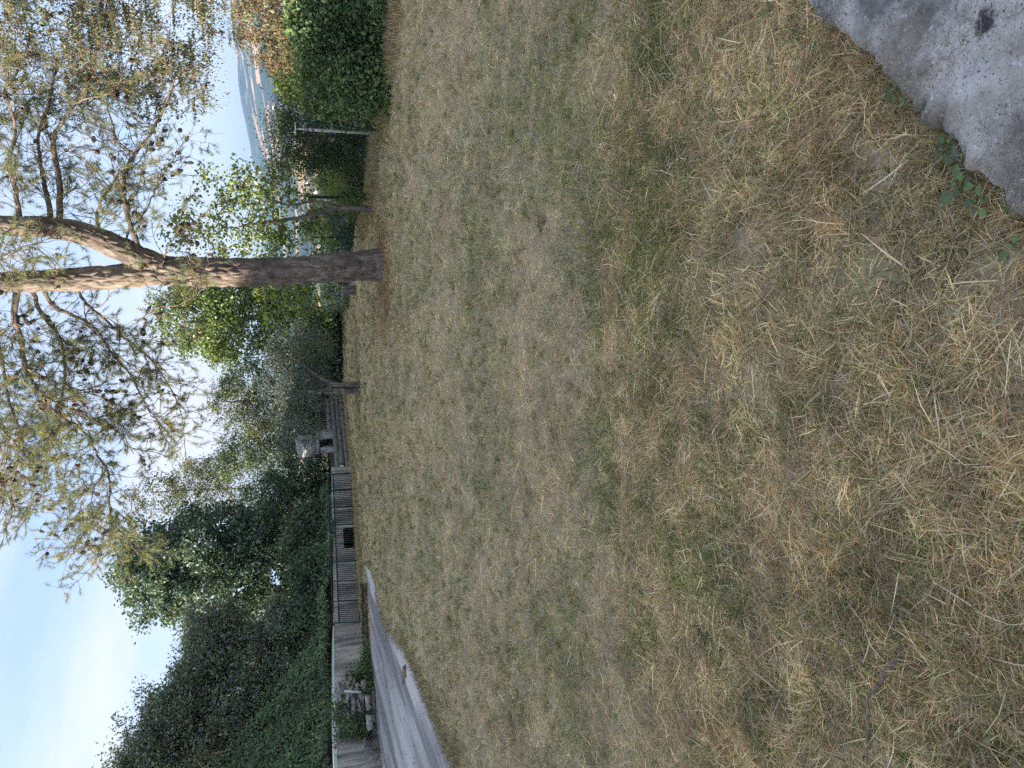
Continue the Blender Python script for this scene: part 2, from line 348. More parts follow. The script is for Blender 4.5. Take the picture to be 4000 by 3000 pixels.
    b = N(nt, 'ShaderNodeBsdfPrincipled'); b.inputs['Roughness'].default_value = .95; b.inputs['Specular IOR Level'].default_value = .1; L(fin.outputs[0], b.inputs['Base Color'])
    bp = N(nt, 'ShaderNodeBump'); bp.inputs['Strength'].default_value = .5; bp.inputs['Distance'].default_value = .02; L(noise(45, 8, .7), bp.inputs['Height']); L(bp.outputs[0], b.inputs['Normal'])
    L(b.outputs[0], out.inputs[0]); return m
M_GROUND = ground_mat()

# ------------------------------------------------------------------ ground sheet, valley and hills (one sheet to the horizon)
rr = np.concatenate([[0.0], np.geomspace(.8, 40, 46), np.geomspace(44, 900, 36), np.geomspace(960, 6400, 64)])
aa = np.concatenate([np.radians(np.linspace(-45, 45, 181)), np.radians(np.linspace(48, 312, 45))])
Rg, Ag = np.meshgrid(rr, aa, indexing='ij')
gx = Rg*np.sin(Ag); gy = Rg*np.cos(Ag)
gv = np.stack([gx, gy, ground_z(gx, gy)], -1)
nr, na = Rg.shape; gi = np.arange(nr*na).reshape(nr, na)
gq = np.stack([gi[:-1], np.roll(gi, -1, 1)[:-1], np.roll(gi, -1, 1)[1:], gi[1:]], -1).reshape(-1, 4)
ground = mk('ground', gv.reshape(-1, 3), [gq[na:], gq[:na][:, [0, 2, 3]]], M_GROUND, smooth_=True); ground['kind'] = 'structure'

# ------------------------------------------------------------------ driveway
ROAD_L = [G(u, v) for u, v in [(-420, 1990), (-180, 1890), (0, 1804), (118, 1741), (278, 1677), (371, 1635), (489, 1576), (552, 1513), (679, 1470), (790, 1428)]]
ROAD_W = [G(u, v) for u, v in [(-420, 1570), (-180, 1530), (0, 1496), (100, 1478), (194, 1462), (280, 1457), (362, 1454), (573, 1447), (700, 1438), (790, 1427)]]
ROAD_L = catmull(np.array(ROAD_L), 120); ROAD_W = catmull(np.array(ROAD_W), 120)
ROAD_L[:, :2] += np.stack([fbm(np.arange(120)*.16, 0, 3, 2)-.5, np.zeros(120)], 1)*.6
k = np.linspace(0, 1, 16)[None, :, None]
rv = ROAD_L[:, None]*(1-k) + ROAD_W[:, None]*k
rv[..., 2] = ground_z(rv[..., 0], rv[..., 1]) + .006 + .02*np.sin(k[..., 0]*math.pi)
ri = np.arange(120*16).reshape(120, 16); rq = np.stack([ri[:-1, :-1], ri[1:, :-1], ri[1:, 1:], ri[:-1, 1:]], -1).reshape(-1, 4)
road = mk('driveway', rv.reshape(-1, 3), rq, M_ROAD, smooth_=True); road['kind'] = 'structure'
ROAD_POLY = np.vstack([ROAD_L[:, :2], ROAD_W[::-1, :2]])
def inside(poly, x, y):
    c = np.zeros(x.shape, bool); n = len(poly); j = n-1
    for i in range(n):
        xi, yi = poly[i]; xj, yj = poly[j]
        hit = ((yi > y) != (yj > y)) & (x < (xj-xi)*(y-yi)/(yj-yi+1e-12)+xi); c ^= hit; j = i
    return c

# ------------------------------------------------------------------ foreground concrete slab
SLAB_Z = .085
def plane_at(u, v, z):
    d = ray(u, v); return CAM + d*((z-CAM_H)/d[2])
EDGE = [(3260, 2960), (3110, 3080), (2970, 3187), (2885, 3271), (2807, 3362), (2711, 3446), (2638, 3542), (2578, 3579), (2518, 3663), (2457, 3723), (2349, 3784), (2283, 3874), (2216, 3940), (2156, 4000), (1960, 4180), (1700, 4420)]
edge = np.array([plane_at(u, v, SLAB_Z-.01)[:2] for u, v in EDGE])
ed = catmull(np.c_[edge, np.zeros(len(edge))], 260)[:, :2]
tg = np.gradient(ed, axis=0); tg /= np.linalg.norm(tg, axis=1, keepdims=True)
mean_t = edge[-1]-edge[0]; mean_t /= np.linalg.norm(mean_t)
inw = np.array([-mean_t[1], mean_t[0]])          # towards the slab interior (right / towards camera)
if inw @ (np.array([1.2, .9])-ed.mean(0)) < 0: inw = -inw
ed = ed + inw*((fbm(np.arange(260)*.22, 3, 8, 5)-.5)*.06)[:, None]
DD = np.concatenate([[-.028, -.022, -.016, -.008, 0, .008, .018, .03, .045, .06, .08, .1, .12, .14, .16, .185, .21], np.linspace(.24, 1.9, 40)])
prof = np.interp(DD, [-.03, -.02, -.012, 0, .012, .03, .06, .1, .13, .17, .22, .4, 2], [-.09, -.03, .03, .058, .072, .080, .085, .086, .079, .078, .083, .085, .085])
sv = np.zeros((260, len(DD), 3)); sv[..., :2] = ed[:, None] + inw[None, None]*DD[None, :, None]
sv[..., 2] = prof[None] + (fbm(sv[..., 0]*9, sv[..., 1]*9, 21, 4)-.5)*.03*(DD[None] > -.01) + (fbm(sv[..., 0]*40, sv[..., 1]*40, 23, 3)-.5)*.010
si = np.arange(260*len(DD)).reshape(260, len(DD)); sq = np.stack([si[:-1, :-1], si[1:, :-1], si[1:, 1:], si[:-1, 1:]], -1).reshape(-1, 4)
STAIN = tuple(plane_at(2912, 3846, SLAB_Z)[:2])
M_SLAB = slab_mat()
slab = mk('concrete_slab', sv.reshape(-1, 3), sq, M_SLAB, smooth_=True)
tag(slab, 'lichen-speckled grey concrete slab with rounded broken edge beside the dry grass', 'slab')
SLAB_POLY = np.vstack([ed+inw*(-.005), (ed+inw*1.9)[::-1]])

# ------------------------------------------------------------------ dry lawn
def lawn(n, rmin, rmax, azmin, azmax, power):
    uu = rng.random(n)
    e = 2-power
    r = (rmin**e + uu*(rmax**e-rmin**e))**(1/e)
    a = np.radians(rng.uniform(azmin, azmax, n)); return r*np.sin(a), r*np.cos(a), r
WALL = np.array([[-12.4, 8.0], [-10.85, 17.6], [-9.75, 22.4], [-8.75, 27.2], [-3.2, 30.5], [0.2, 33.6], [2.6, 36.0]])    # wall foot line (plan)
def on_lawn(x, y):
    ok = ~inside(ROAD_POLY, x, y) & ~inside(SLAB_POLY, x, y)
    wx = np.interp(y, WALL[:, 1], WALL[:, 0]); ok &= (x > wx+.1)
    dr = (x-FA[0])*_fn[0] + (y-FA[1])*_fn[1]; ok &= (dr < 2.2) & (y < 37)
    return ok
PAL = np.array([1.66, 1.54, 1.26])*np.array([(.50, .425, .29), (.40, .325, .21), (.31, .235, .145), (.20, .14, .085), (.36, .33, .27), (.105, .135, .05), (.20, .22, .085), (.56, .50, .38)])
def blades(n, rmin, rmax, power, az=(-44, 44), long_frac=.02, fade=lambda r: 1.0):
    x, y, r = lawn(n, rmin, rmax, *az, power)
    k = on_lawn(x, y); x = x[k]; y = y[k]; r = r[k]; n = len(x)
    g = fbm(x*.6+3, y*.6, 31, 4)*.34 + fbm(x*2.4, y*2.4, 37, 3)*.36 + fbm(x*8, y*8, 39, 2)*.30     # green patches
    tf = fbm(x*3.3, y*3.3, 41, 3)                                          # tufts
    br = fbm(x*1.3+9, y*1.3, 43, 4)                                        # brown patches
    bare = fbm(x*1.0+5, y*1.0+2, 47, 4)*.7+fbm(x*5, y*5, 48, 3)*.3
    nearb = smooth(4.5, 2., r)
    keep = (rng.random(n) > .72*smooth(.57, .68, bare)*nearb) & (rng.random(n) < fade(r))
    x, y, r, g, tf, br = (q[keep] for q in (x, y, r, g, tf, br)); n = len(x)
    pg = np.clip(smooth(.44, .64, g)*.85*(.25+.75*smooth(1.6, 4.2, r)) + .06 + .08*smooth(9, 16, r), 0, .8)
    green = rng.random(n) < pg*.75
    longb = (rng.random(n) < long_frac) & ~green
    tuft = (~green) & (rng.random(n) < smooth(.5, .72, tf)*.7)
    idx = rng.choice(5, n, p=[.24, .30, .22, .10, .14])
    idx = np.where(rng.random(n) < smooth(.5, .7, br)*.55, np.where(rng.random(n) < .6, 2, 3), idx)
    idx = np.where(green, np.where(rng.random(n) < .68, 5, 6), idx); idx = np.where(longb, np.where(rng.random(n) < .8, 7, 6), idx)
    c = PAL[idx]*np.exp(.65*(fbm(x*6, y*6, 141, 2)-.5)+.9*(fbm(x*17, y*17, 143, 2)-.5))[:, None]*np.exp(rng.normal(0, .24, (n, 1)))*np.exp(rng.normal(0, .06, (n, 3)))
    L = np.where(green, rng.uniform(.03, .075, n), rng.uniform(.025, .075, n)); L = np.where(tuft, rng.uniform(.035, .085, n), L); L = np.where(longb, rng.uniform(.07, .17, n), L)
    el = np.where(green, rng.uniform(.5, 1.35, n), np.abs(rng.normal(.12, .22, n))); el = np.where(tuft, rng.uniform(.25, 1.0, n), el); el = np.where(longb, rng.uniform(0, .45, n), el)
    base_h = rng.uniform(0, .03, n)*np.where(green, .2, 1.)
    flow = fbm(x*1.7, y*1.7, 51, 2)*14
    a = np.where(tuft, flow+rng.normal(0, 1.3, n), rng.uniform(0, 2*math.pi, n))
    d = np.stack([np.cos(a)*np.cos(el), np.sin(a)*np.cos(el), np.sin(el)], 1)
    w = np.where(longb, .0023, np.where(green, .0030, .0019))*np.exp(rng.normal(0, .3, n)); w = np.maximum(w, r*.00042)
    p0 = np.stack([x, y, ground_z(x, y)+base_h], 1)
    bend = rand_dirs(n)*L[:, None]*.08; bend[:, 2] -= L*.10*np.where(green | tuft, 1, 0)
    p1 = p0 + d*L[:, None]*.5 - bend*.3; p2 = p0 + d*L[:, None] + bend
    p2[:, 2] = np.maximum(p2[:, 2], p0[:, 2]-base_h+.003); p1[:, 2] = np.maximum(p1[:, 2], p0[:, 2]-base_h+.004)
    view = nrm(p1-CAM); side = nrm(np.cross(d, nrm(rand_dirs(n)*.8 - view)))*w[:, None]*.5
    return p0, p1, p2, side, c
acc = Acc()
p0, p1, p2, s, c = blades(235000, .95, 4.0, .25, fade=lambda r: 1-smooth(2.9, 4.0, r))
m = len(p0)
V = np.stack([p0-s, p0+s, p1-s*.95, p1+s*.95, p2-s*.25, p2+s*.25], 1).reshape(-1, 3); kk = np.arange(m)*6
acc.add(V, np.stack([np.stack([kk, kk+1, kk+3, kk+2], 1), np.stack([kk+2, kk+3, kk+5, kk+4], 1)], 1).reshape(-1, 4), None, np.repeat(c, 6, 0))
for (n, a, b, pw, lf) in ((690000, 2.7, 38, 1.6, .045),):
    p0, p1, p2, s, c = blades(n, a, b, pw, long_frac=lf, fade=lambda r: .1+.9*smooth(2.7, 3.9, r)); m = len(p0); kk = np.arange(m)*3
    sc_ = 1.1
    V = np.stack([p0-s*sc_, p0+s*sc_, p0+(p2-p0)*sc_], 1).reshape(-1, 3)
    acc.add(V, None, np.stack([kk, kk+1, kk+2], 1), np.repeat(c, 3, 0))
# rooted tufts
def tufts(nt_, rmin, rmax, pw, nb, hmul, gf=.30):
    x, y, r = lawn(nt_, rmin, rmax, -40, 40, pw); k = on_lawn(x, y); x = x[k]; y = y[k]; r = r[k]; nt_ = len(x)
    kind = rng.random(nt_); hh = rng.uniform(.05, .12, nt_)*hmul; i_ = np.repeat(np.arange(nt_), nb); n = len(i_)
    a = rng.uniform(0, 6.28, n); rad = np.abs(rng.normal(0, .03, n)); px = x[i_]+np.cos(a)*rad; py = y[i_]+np.sin(a)*rad
    lean = rng.uniform(.2, 1.1, n); d = nrm(np.stack([np.cos(a)*lean, np.sin(a)*lean, np.ones(n)], 1)); L = hh[i_]*rng.uniform(.5, 1.1, n)
    p = np.stack([px, py, ground_z(px, py)], 1); tip = p+d*L[:, None]; w = np.maximum(.0014, r[i_]*.00035); sd = nrm(np.cross(d, p-CAM))*w[:, None]
    pal = np.array([(.16, .20, .06), (.34, .27, .15), (.62, .52, .33), (.24, .24, .09), (.26, .18, .10)]); c = pal[np.where(kind < gf, 0, np.where(kind < .55, 1, np.where(kind < .78, 2, np.where(kind < .9, 3, 4))))][i_]*np.exp(rng.normal(0, .22, (n, 1)))
    kk = np.arange(n)*3; acc.add(np.stack([p-sd, p+sd, tip], 1).reshape(-1, 3), None, np.stack([kk, kk+1, kk+2], 1), np.repeat(c, 3, 0))
tufts(900, 1.1, 7, 1.1, 34, .7, .12); tufts(4200, 6, 34, 1.0, 14, 1.25)
# a deeper fringe of dry grass at the far edges of the lawn
def fringe(pts, n, spread, h, pal, w):
    pts = catmull(np.array(pts), 80); i = rng.integers(0, 79, n); f = rng.random(n)[:, None]
    p = pts[i]*(1-f)+pts[i+1]*f; p = p.copy(); p[:, :2] += rng.normal(0, spread, (n, 2)); p[:, 2] = ground_z(p[:, 0], p[:, 1])
    L = rng.uniform(.35, 1, n)*h; d = nrm(np.c_[rng.normal(0, .4, (n, 2)), np.ones(n)])
    side = nrm(np.cross(d, p-CAM))*w; tip = p+d*L[:, None]; kk = np.arange(n)*3
    acc.add(np.stack([p-side, p+side, tip], 1).reshape(-1, 3), None, np.stack([kk, kk+1, kk+2], 1), np.repeat(pick(pal, np.ones(len(pal)), n), 3, 0))
STRAW = [(.60, .46, .27), (.47, .35, .19), (.36, .26, .14), (.16, .18, .06)]
fringe([G(620, 1420), G(760, 1418), G(900, 1408), G(1000, 1402), G(1150, 1390), G(1300, 1368), G(1500, 1348)], 9000, .16, .22, STRAW, .008)
fringe([G(3000, 1560), G(2850, 1545), G(2700, 1518), G(2560, 1490), G(2400, 1470), G(2230, 1455), G(2074, 1412)], 9000, .22, .25, STRAW, .006)
fringe([G(0, 1804), G(118, 1741), G(278, 1677), G(371, 1635), G(489, 1576), G(552, 1513), G(679, 1470)], 7000, .12, .10, STRAW[:3]+[(.1, .13, .045)]*2, .004)
fringe([np.r_[ed[k_]-inw*.03, 0] for k_ in range(30, 235, 12)], 2600, .022, .075, STRAW, .0011)
fringe([G(1960, 1500), G(1900, 1494), G(1840, 1490), G(2040, 1495)], 1200, .2, .14, STRAW, .004)
# fallen needles round the pine, clippings on the slab
def flat_straw(x, y, z, L, w, c):
    n = len(x); a = rng.uniform(0, 6.28, n); d = np.stack([np.cos(a), np.sin(a), rng.normal(0, .12, n)], 1); p = np.stack([x, y, z], 1); sd = nrm(np.cross(d, EZ+rand_dirs(n)*.5))*w; kk = np.arange(n)*3
    acc.add(np.stack([p-sd, p+sd, p+d*L[:, None]], 1).reshape(-1, 3), None, np.stack([kk, kk+1, kk+2], 1), np.repeat(c, 3, 0))
n = 7000; q = rng.normal(0, .75, (n, 2))+np.array([2.35, 14.85]); flat_straw(q[:, 0], q[:, 1], ground_z(q[:, 0], q[:, 1])+rng.uniform(.01, .05, n), rng.uniform(.06, .14, n), .005, pick([(.40, .22, .10), (.30, .17, .085), (.46, .31, .17)], [1, 1, 1], n))
n = 5200; i_ = rng.integers(0, 260, n); dd_ = np.abs(rng.normal(0, .20, n))**1.0+.005; q = ed[i_]+inw*dd_[:, None]+rng.normal(0, .012, (n, 2)); kpp = fbm(q[:, 0]*6, q[:, 1]*6, 131, 3) > .47; q = q[kpp]; dd_ = dd_[kpp]; n = len(q)
zz = np.interp(dd_, DD, prof)+rng.uniform(.004, .014, n); flat_straw(q[:, 0], q[:, 1], zz, rng.uniform(.012, .045, n), .0006, pick([(.36, .31, .25), (.28, .23, .17), (.5, .44, .34), (.2, .17, .14)], [1, 1, .6, 1], n))
tag(acc.build('dry_grass', M_GRASS), 'mown straw-coloured dry grass with green patches covering the lawn', 'grass', kind='stuff')

# ------------------------------------------------------------------ bank behind the wall
WN = []
for i in range(len(WALL)-1):
    d = WALL[i+1]-WALL[i]; d = d/np.linalg.norm(d); WN.append(np.array([-d[1], d[0]]))
TOPZ = [1.15, .88, .72, .46, .20, -.02, -.2]                # wall top heights at the WALL points
BL = np.vstack([[[-14.2, -26.0]], [[-13.4, -8.0]], WALL]); BT = np.array([2.2, 1.7]+TOPZ[:4]+[-.05, -.3, -.4])
def bank_rise(d, y):
    hgt = np.interp(y, [-30, 8, 14, 18, 22, 26, 28.5, 30.5, 36], [5.6, 5.2, 5.3, 5.6, 5.3, 4.3, 2.2, .25, .1])
    return hgt*smooth(-.8, 5.0, d)**.8 - .08*hgt + .02*np.maximum(d-6, 0)
t_ = np.linspace(0, len(BL)-1, 140); bl = np.stack([np.interp(t_, np.arange(len(BL)), BL[:, 0]), np.interp(t_, np.arange(len(BL)), BL[:, 1])], 1)
bt = np.interp(t_, np.arange(len(BL)), BT)
ang = np.interp(t_, np.arange(len(BL)), [178, 174, 171, 168, 166, 150, 122, 115, 110]); bn = np.stack([np.cos(np.radians(ang)), np.sin(np.radians(ang))], 1)
bd = np.concatenate([np.linspace(.10, 8, 28), np.linspace(9, 26, 10)])
bv = np.zeros((140, len(bd), 3)); bv[..., :2] = bl[:, None] + bn[:, None]*bd[None, :, None]
bv[..., 2] = bt[:, None] - .06 + np.maximum(bank_rise(bd[None], bl[:, 1][:, None]), 0) + (fbm(bv[..., 0]*.6, bv[..., 1]*.6, 61)-.5)*.5*smooth(.2, 2, bd)[None]
bi = np.arange(140*len(bd)).reshape(140, len(bd)); bq = np.stack([bi[:-1, :-1], bi[1:, :-1], bi[1:, 1:], bi[:-1, 1:]], -1).reshape(-1, 4)
M_BANK = rough_mat('bank_soil', [(.03, .033, .018), (.06, .06, .03), (.12, .10, .06)], 3, 8, .95, bump=.6, bdist=.05)
bank = mk('hillside_bank', bv.reshape(-1, 3), bq, M_BANK, smooth_=True); bank['kind'] = 'structure'
def bank_pt(i, j): return bv[i, j]
def bank_z(x, y):
    d2 = (bv[..., 0]-x)**2+(bv[..., 1]-y)**2; k = np.unravel_index(np.argmin(d2), d2.shape); return float(bv[k][2])

# ------------------------------------------------------------------ concrete retaining wall (cast panels), opening behind the railing
def wall_piece(a, b, z0a, z0b, z1a, z1b, th, jit=.004):
    a = np.asarray(a); b = np.asarray(b); d = (b-a)/np.linalg.norm(b-a); n = np.array([-d[1], d[0]])
    o = rng.uniform(-jit, jit)
    c = [np.r_[a-n*o*1., z0a], np.r_[b-n*o, z0b], np.r_[b+n*th, z0b], np.r_[a+n*th, z0a], np.r_[a-n*o, z1a], np.r_[b-n*o, z1b], np.r_[b+n*th, z1b], np.r_[a+n*th, z1a]]
    return np.array(c)
wall = thing('retaining_wall', 'long stained concrete retaining wall below the overgrown bank', 'wall', (*WALL[1], -.35))
def grid_face(a, b, z0, z1a, z1b, th, parent, name, nx=None, nz_=8):
    """cast panel with slightly uneven face"""
    L = np.linalg.norm(np.asarray(b)-np.asarray(a)); nx = nx or max(3, int(L*5))
    d = (np.asarray(b)-np.asarray(a))/L; n = np.array([-d[1], d[0]])
    s = np.linspace(0, 1, nx); zz = np.linspace(0, 1, nz_)
    S, Zt = np.meshgrid(s, zz, indexing='ij')
    top = z1a+(z1b-z1a)*S + (fbm(S*L*3+a[0], 0*S, 71)-.5)*.03
    px = a[0]+d[0]*L*S; py = a[1]+d[1]*L*S; pz = z0+(top-z0)*Zt
    off = (fbm(S*L*2+a[1], pz*2, 73)-.5)*.02
    f = np.stack([px-n[0]*off, py-n[1]*off, pz], -1)
    bk = np.stack([px[:, -1]+n[0]*th, py[:, -1]+n[1]*th, pz[:, -1]], -1)
    bb = bk.copy(); bb[:, 2] = z0
    g = np.concatenate([f, bk[:, None], bb[:, None]], 1); m_ = g.shape[1]
    ii = np.arange(nx*m_).reshape(nx, m_)
    q = np.stack([ii[:-1, :-1], ii[1:, :-1], ii[1:, 1:], ii[:-1, 1:]], -1).reshape(-1, 4)
    return mk(name, g.reshape(-1, 3), q, M_CONC, parent)
def topz(p):   # wall top by distance along y
    return float(np.interp(p[1], WALL[:, 1], TOPZ))
def run(a, b, step):
    a = np.asarray(a, float); b = np.asarray(b, float); L = np.linalg.norm(b-a); n = max(1, round(L/step)); return [(a+(b-a)*i/n, a+(b-a)*((i+1)/n)-(b-a)/L*.008) for i in range(n)]
for i in range(0, 3):
    for a, b in run(WALL[i], WALL[i+1], 2.4):
        grid_face(a, b, -.75, topz(a), topz(b), .24, wall, 'panel')
# stretch behind the railing, with a square opening
A, B_ = WALL[3], WALL[4]; dW = (B_-A)/np.linalg.norm(B_-A)
def on_wall(u, v):          # pixel -> plan position on the wall line behind the railing
    d = ray(u, v); 
    # solve CAM.xy + t d.xy = A + s dW
    M_ = np.array([[d[0], -dW[0]], [d[1], -dW[1]]]); t, s_ = np.linalg.solve(M_, A-CAM[:2]); return s_, CAM[2]+t*d[2]
s0, zt = on_wall(860, 1344); s1, zb = on_wall(940, 1390)
s0, s1 = min(s0, s1), max(s0, s1); LW = np.linalg.norm(B_-A); zb, zt = min(zb, zt), max(zb, zt)
for a, b in run(A, A+dW*s0, 2.0): grid_face(a, b, -.9, topz(a), topz(b), .24, wall, 'panel')
for a, b in run(A+dW*s1, B_, 2.0): grid_face(a, b, -.9, topz(a), topz(b), .24, wall, 'panel')
grid_face(A+dW*(s0), A+dW*(s1-.006), zt, topz(A+dW*s0), topz(A+dW*s1), .24, wall, 'lintel')
grid_face(A+dW*(s0), A+dW*(s1-.006), -.9, zb, zb, .24, wall, 'sill')
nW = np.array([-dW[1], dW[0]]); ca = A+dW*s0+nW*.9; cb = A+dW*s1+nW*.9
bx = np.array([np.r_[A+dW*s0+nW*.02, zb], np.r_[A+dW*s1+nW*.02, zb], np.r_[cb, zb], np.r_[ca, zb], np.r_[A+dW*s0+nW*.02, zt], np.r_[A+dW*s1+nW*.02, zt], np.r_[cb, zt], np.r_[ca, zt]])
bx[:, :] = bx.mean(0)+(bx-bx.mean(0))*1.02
mk('recess', bx, BOXQ[[0, 1, 3, 4, 5]], M_SOOT_SHADE, wall)  # near-black lining: shade of the opening put into its colour
# loose stones lying on the wall behind the railing
def rock(c, r, seed, n=10):
    th = np.linspace(0, math.pi, n//2+2)[1:-1]; ph = np.arange(n)*2*math.pi/n
    V = [[0, 0, 1]]
    for t in th:
        for p in ph: V.append([math.sin(t)*math.cos(p), math.sin(t)*math.sin(p), math.cos(t)])
    V.append([0, 0, -1]); V = np.array(V); V = np.sign(V)*np.abs(V)**.7
    V *= (1+.25*(fbm(V[:, 0]*1.7+seed, V[:, 1]*1.7+V[:, 2]*2, seed, 3)[:, None]-.5)*2)
    V = V*np.asarray(r)+np.asarray(c); nt_ = len(th); q = []; t3 = []
    for i in range(nt_-1):
        for j in range(n): q.append([1+i*n+j, 1+(i+1)*n+j, 1+(i+1)*n+(j+1) % n, 1+i*n+(j+1) % n])
    for j in range(n): t3.append([0, 1+j, 1+(j+1) % n]); t3.append([len(V)-1, 1+(nt_-1)*n+(j+1) % n, 1+(nt_-1)*n+j])
    return V, q, t3
for i, (u, v, sz, lab) in enumerate([(905, 1287, .2, 'largest grey rubble stone on the wall top behind the green railing'), (935, 1281, .15, 'flat grey rubble stone on the wall top, right of the largest stone'), (885, 1276, .11, 'small rubble stone at the left end of the heap on the wall'), (960, 1284, .12, 'small rubble stone at the right end of the heap on the wall'), (918, 1270, .1, 'topmost small rubble stone of the heap on the wall')]):
    s_, zz_ = on_wall(u, v); p = A+dW*s_+nW*.14
    v_, q_, t_3 = rock((*p, topz(p)+sz*(.42 if i < 4 else 1.1)), (sz, sz*.8, sz*.6), i+3)
    tag(mk('rubble_stone', v_, [np.array(q_), np.array(t_3)], M_STONE), lab, 'stone', 'rubble stones on the retaining wall')

# ------------------------------------------------------------------ block wall with loose blocks
blk = thing('block_wall', 'low grey cinder block wall in front of the barbecue', 'wall', (*WALL[4], -.55))
BW, BH = .40, .20
bm = box((0, 0, 0), EX, EY, EZ, BW/2-.008, .10, BH/2-.008)
def block_mesh():
    v = box((0, 0, 0), EX, EY, EZ, BW/2-.014, .10, BH/2-.011); ob = mk('block', v, BOXQ, M_BLOCK, blk); return ob
proto = None
for seg in (4, 5):
    a, b = WALL[seg], WALL[seg+1]; d = (b-a)/np.linalg.norm(b-a); L = np.linalg.norm(b-a); yaw = math.atan2(d[1], d[0]); n = np.array([-d[1], d[0]])
    base = -.95
    for course in range(5):
        z = base+BH*(course+.5)
        k0 = -.5 if course % 2 else 0
        for i in range(int(L/BW)):
            s_ = (i+.5+k0)*BW
            if s_ < BW*.4 or s_ > L: continue
            p = a+d*s_
            if z+BH/2 > topz(p)+.10: continue
            if proto is None: ob = proto = block_mesh()
            else:
                ob = proto.copy(); link(ob); ob.parent = blk
            ob.matrix_parent_inverse = Matrix.Translation(-Vector(blk['_loc']))
            ob.location = (*(p+n*(.1+rng.uniform(-.012, .012))), z); ob.rotation_euler = (0, 0, yaw+rng.uniform(-.02, .02))
for i, (u, lab) in enumerate([(1378, 'loose grey block at the right end of the row on the block wall'), (1405, 'loose grey block second from the right on the block wall'), (1430, 'loose grey block third from the right, beside a gap on the block wall'), (1348, 'loose block by itself nearest the olive trunk on the block wall')][:4]):
    d = ray(u, 1290); t = 0
    a, b = WALL[4], WALL[5]; dd = (b-a)/np.linalg.norm(b-a); t, s_ = np.linalg.solve(np.array([[d[0], -dd[0]], [d[1], -dd[1]]]), a-CAM[:2])
    p = a+dd*s_; zt_ = topz(p); nb = -.95+BH*math.floor((zt_+.10+.95)/BH)
    ob = mk('loose_block', box((0, 0, 0), EX, EY, EZ, .19, .1, .095), BOXQ, M_BLOCK); ob.location = (p[0]-.1*dd[1], p[1]+.1*dd[0], nb+.097+.001); ob.rotation_euler = (0, 0, math.atan2(dd[1], dd[0])+rng.uniform(-.12, .12))
    tag(ob, lab, 'block', 'loose blocks on the block wall')

# ------------------------------------------------------------------ barbecue
YB = 33.0
pb = PY(1272, 1300, YB); zb_ = pb[2]; bw = (1312-1234)/F*YB*1.02; 
bbq = thing('barbecue', 'grey concrete garden barbecue with open firebox and hood behind the block wall', 'barbecue', (pb[0], YB, zb_))
yawb = math.radians(-8); bx_ = np.array([math.cos(yawb), math.sin(yawb), 0]); by_ = np.array([-math.sin(yawb), math.cos(yawb), 0]); C0 = np.array([pb[0], YB, zb_])
sc_ = YB/F
hb = (1300-1242)*sc_*1.03
def bpart(name, x0, x1, y0, y1, z0, z1, mat=M_BBQ):
    return mk(name, box(C0+bx_*(x0+x1)/2+by_*(y0+y1)/2+EZ*(z0+z1)/2, bx_, by_, EZ, abs(x1-x0)/2, abs(y1-y0)/2, abs(z1-z0)/2, .004), BOXQ, mat, bbq)
W2 = bw/2
bpart('side_panel', -W2, -W2+.26, 0, .75, -.6, hb*.80); bpart('side_panel', W2-.30, W2, 0, .75, -.6, hb*.80)
bpart('back_panel', -W2+.262, W2-.302, .6, .75, -.6, hb*.80, M_SOOT_SHADE); bpart('hearth', -W2+.263, W2-.303, .02, .6, -.6, .05, M_SOOT_SHADE); bpart('lintel', -W2-.02, W2+.02, -.02, .77, hb*.80+.003, hb)
hz = (1242-1167)*sc_
hv = []
for z, x0, x1, y0, y1 in ((hb+.003, -W2-.12, W2*.45, .05, .75), (hb+hz*.22, -W2-.14, W2*.5, .03, .76), (hb+hz*.85, -W2-.13, W2*.48, .05, .75), (hb+hz, -W2*.6, W2*.3, .2, .6)):
    for x, y in ((x0, y0), (x1, y0), (x1, y1), (x0, y1)): hv.append(C0+bx_*x+by_*y+EZ*z)
hq = []
for i in range(3):
    for j in range(4): hq.append([i*4+j, i*4+(j+1) % 4, (i+1)*4+(j+1) % 4, (i+1)*4+j])
hq += [[3, 2, 1, 0], [12, 13, 14, 15]]
mk('hood', np.array(hv), np.array(hq), M_BBQ, bbq)
for i in range(4):
    a = C0+bx_*rng.uniform(-.15, .12)+by_*.15+EZ*.07; b = a+bx_*rng.uniform(-.15, .2)+EZ*rng.uniform(.1, .28)+by_*.2
    v_, q_, t_3 = tube_capped([a, (a+b)/2+rng.normal(0, .015, 3), b], [.014, .012, .009], 5)
    mk('charred_stick', v_, [q_, t_3], M_DARKMETAL, bbq)

# ------------------------------------------------------------------ green railing
g0 = PY(570, 1412, 26.4); g1 = PY(1152, 1383, 29.2); tz0 = PY(566, 1300, 26.4); tz1 = PY(1147, 1281, 29.2); m0 = PY(567, 1325, 26.4); m1 = PY(1148, 1300, 29.2)
rail = thing('green_railing', 'long dark green metal railing leaning along the concrete wall', 'railing', tuple(g0))
def bar(p, q, r, name, mat=M_GREENMETAL, sides=4):
    v_, q_, t_3 = tube_capped([p, q], [r, r], sides); return mk(name, v_, [q_, t_3], mat, rail)
bar(tz0*.42+tz1*.58, tz1, .03, 'top_rail'); bar(tz0, tz0*.425+tz1*.575, .018, 'top_rail', M_DARKMETAL)
bar(m0, m1, .026, 'middle_rail'); bar(g0+(g1-g0)*.8+EZ*.02, g1+EZ*.02, .022, 'bottom_rail')
NB = 8
for i in range(NB+1):
    f = (i/NB)**.97; big = i in (NB, NB-1)
    bar(g0+(g1-g0)*f-EZ*.12+EY*.0, (tz0+(tz1-tz0)*f), .034 if big else .022, 'post')
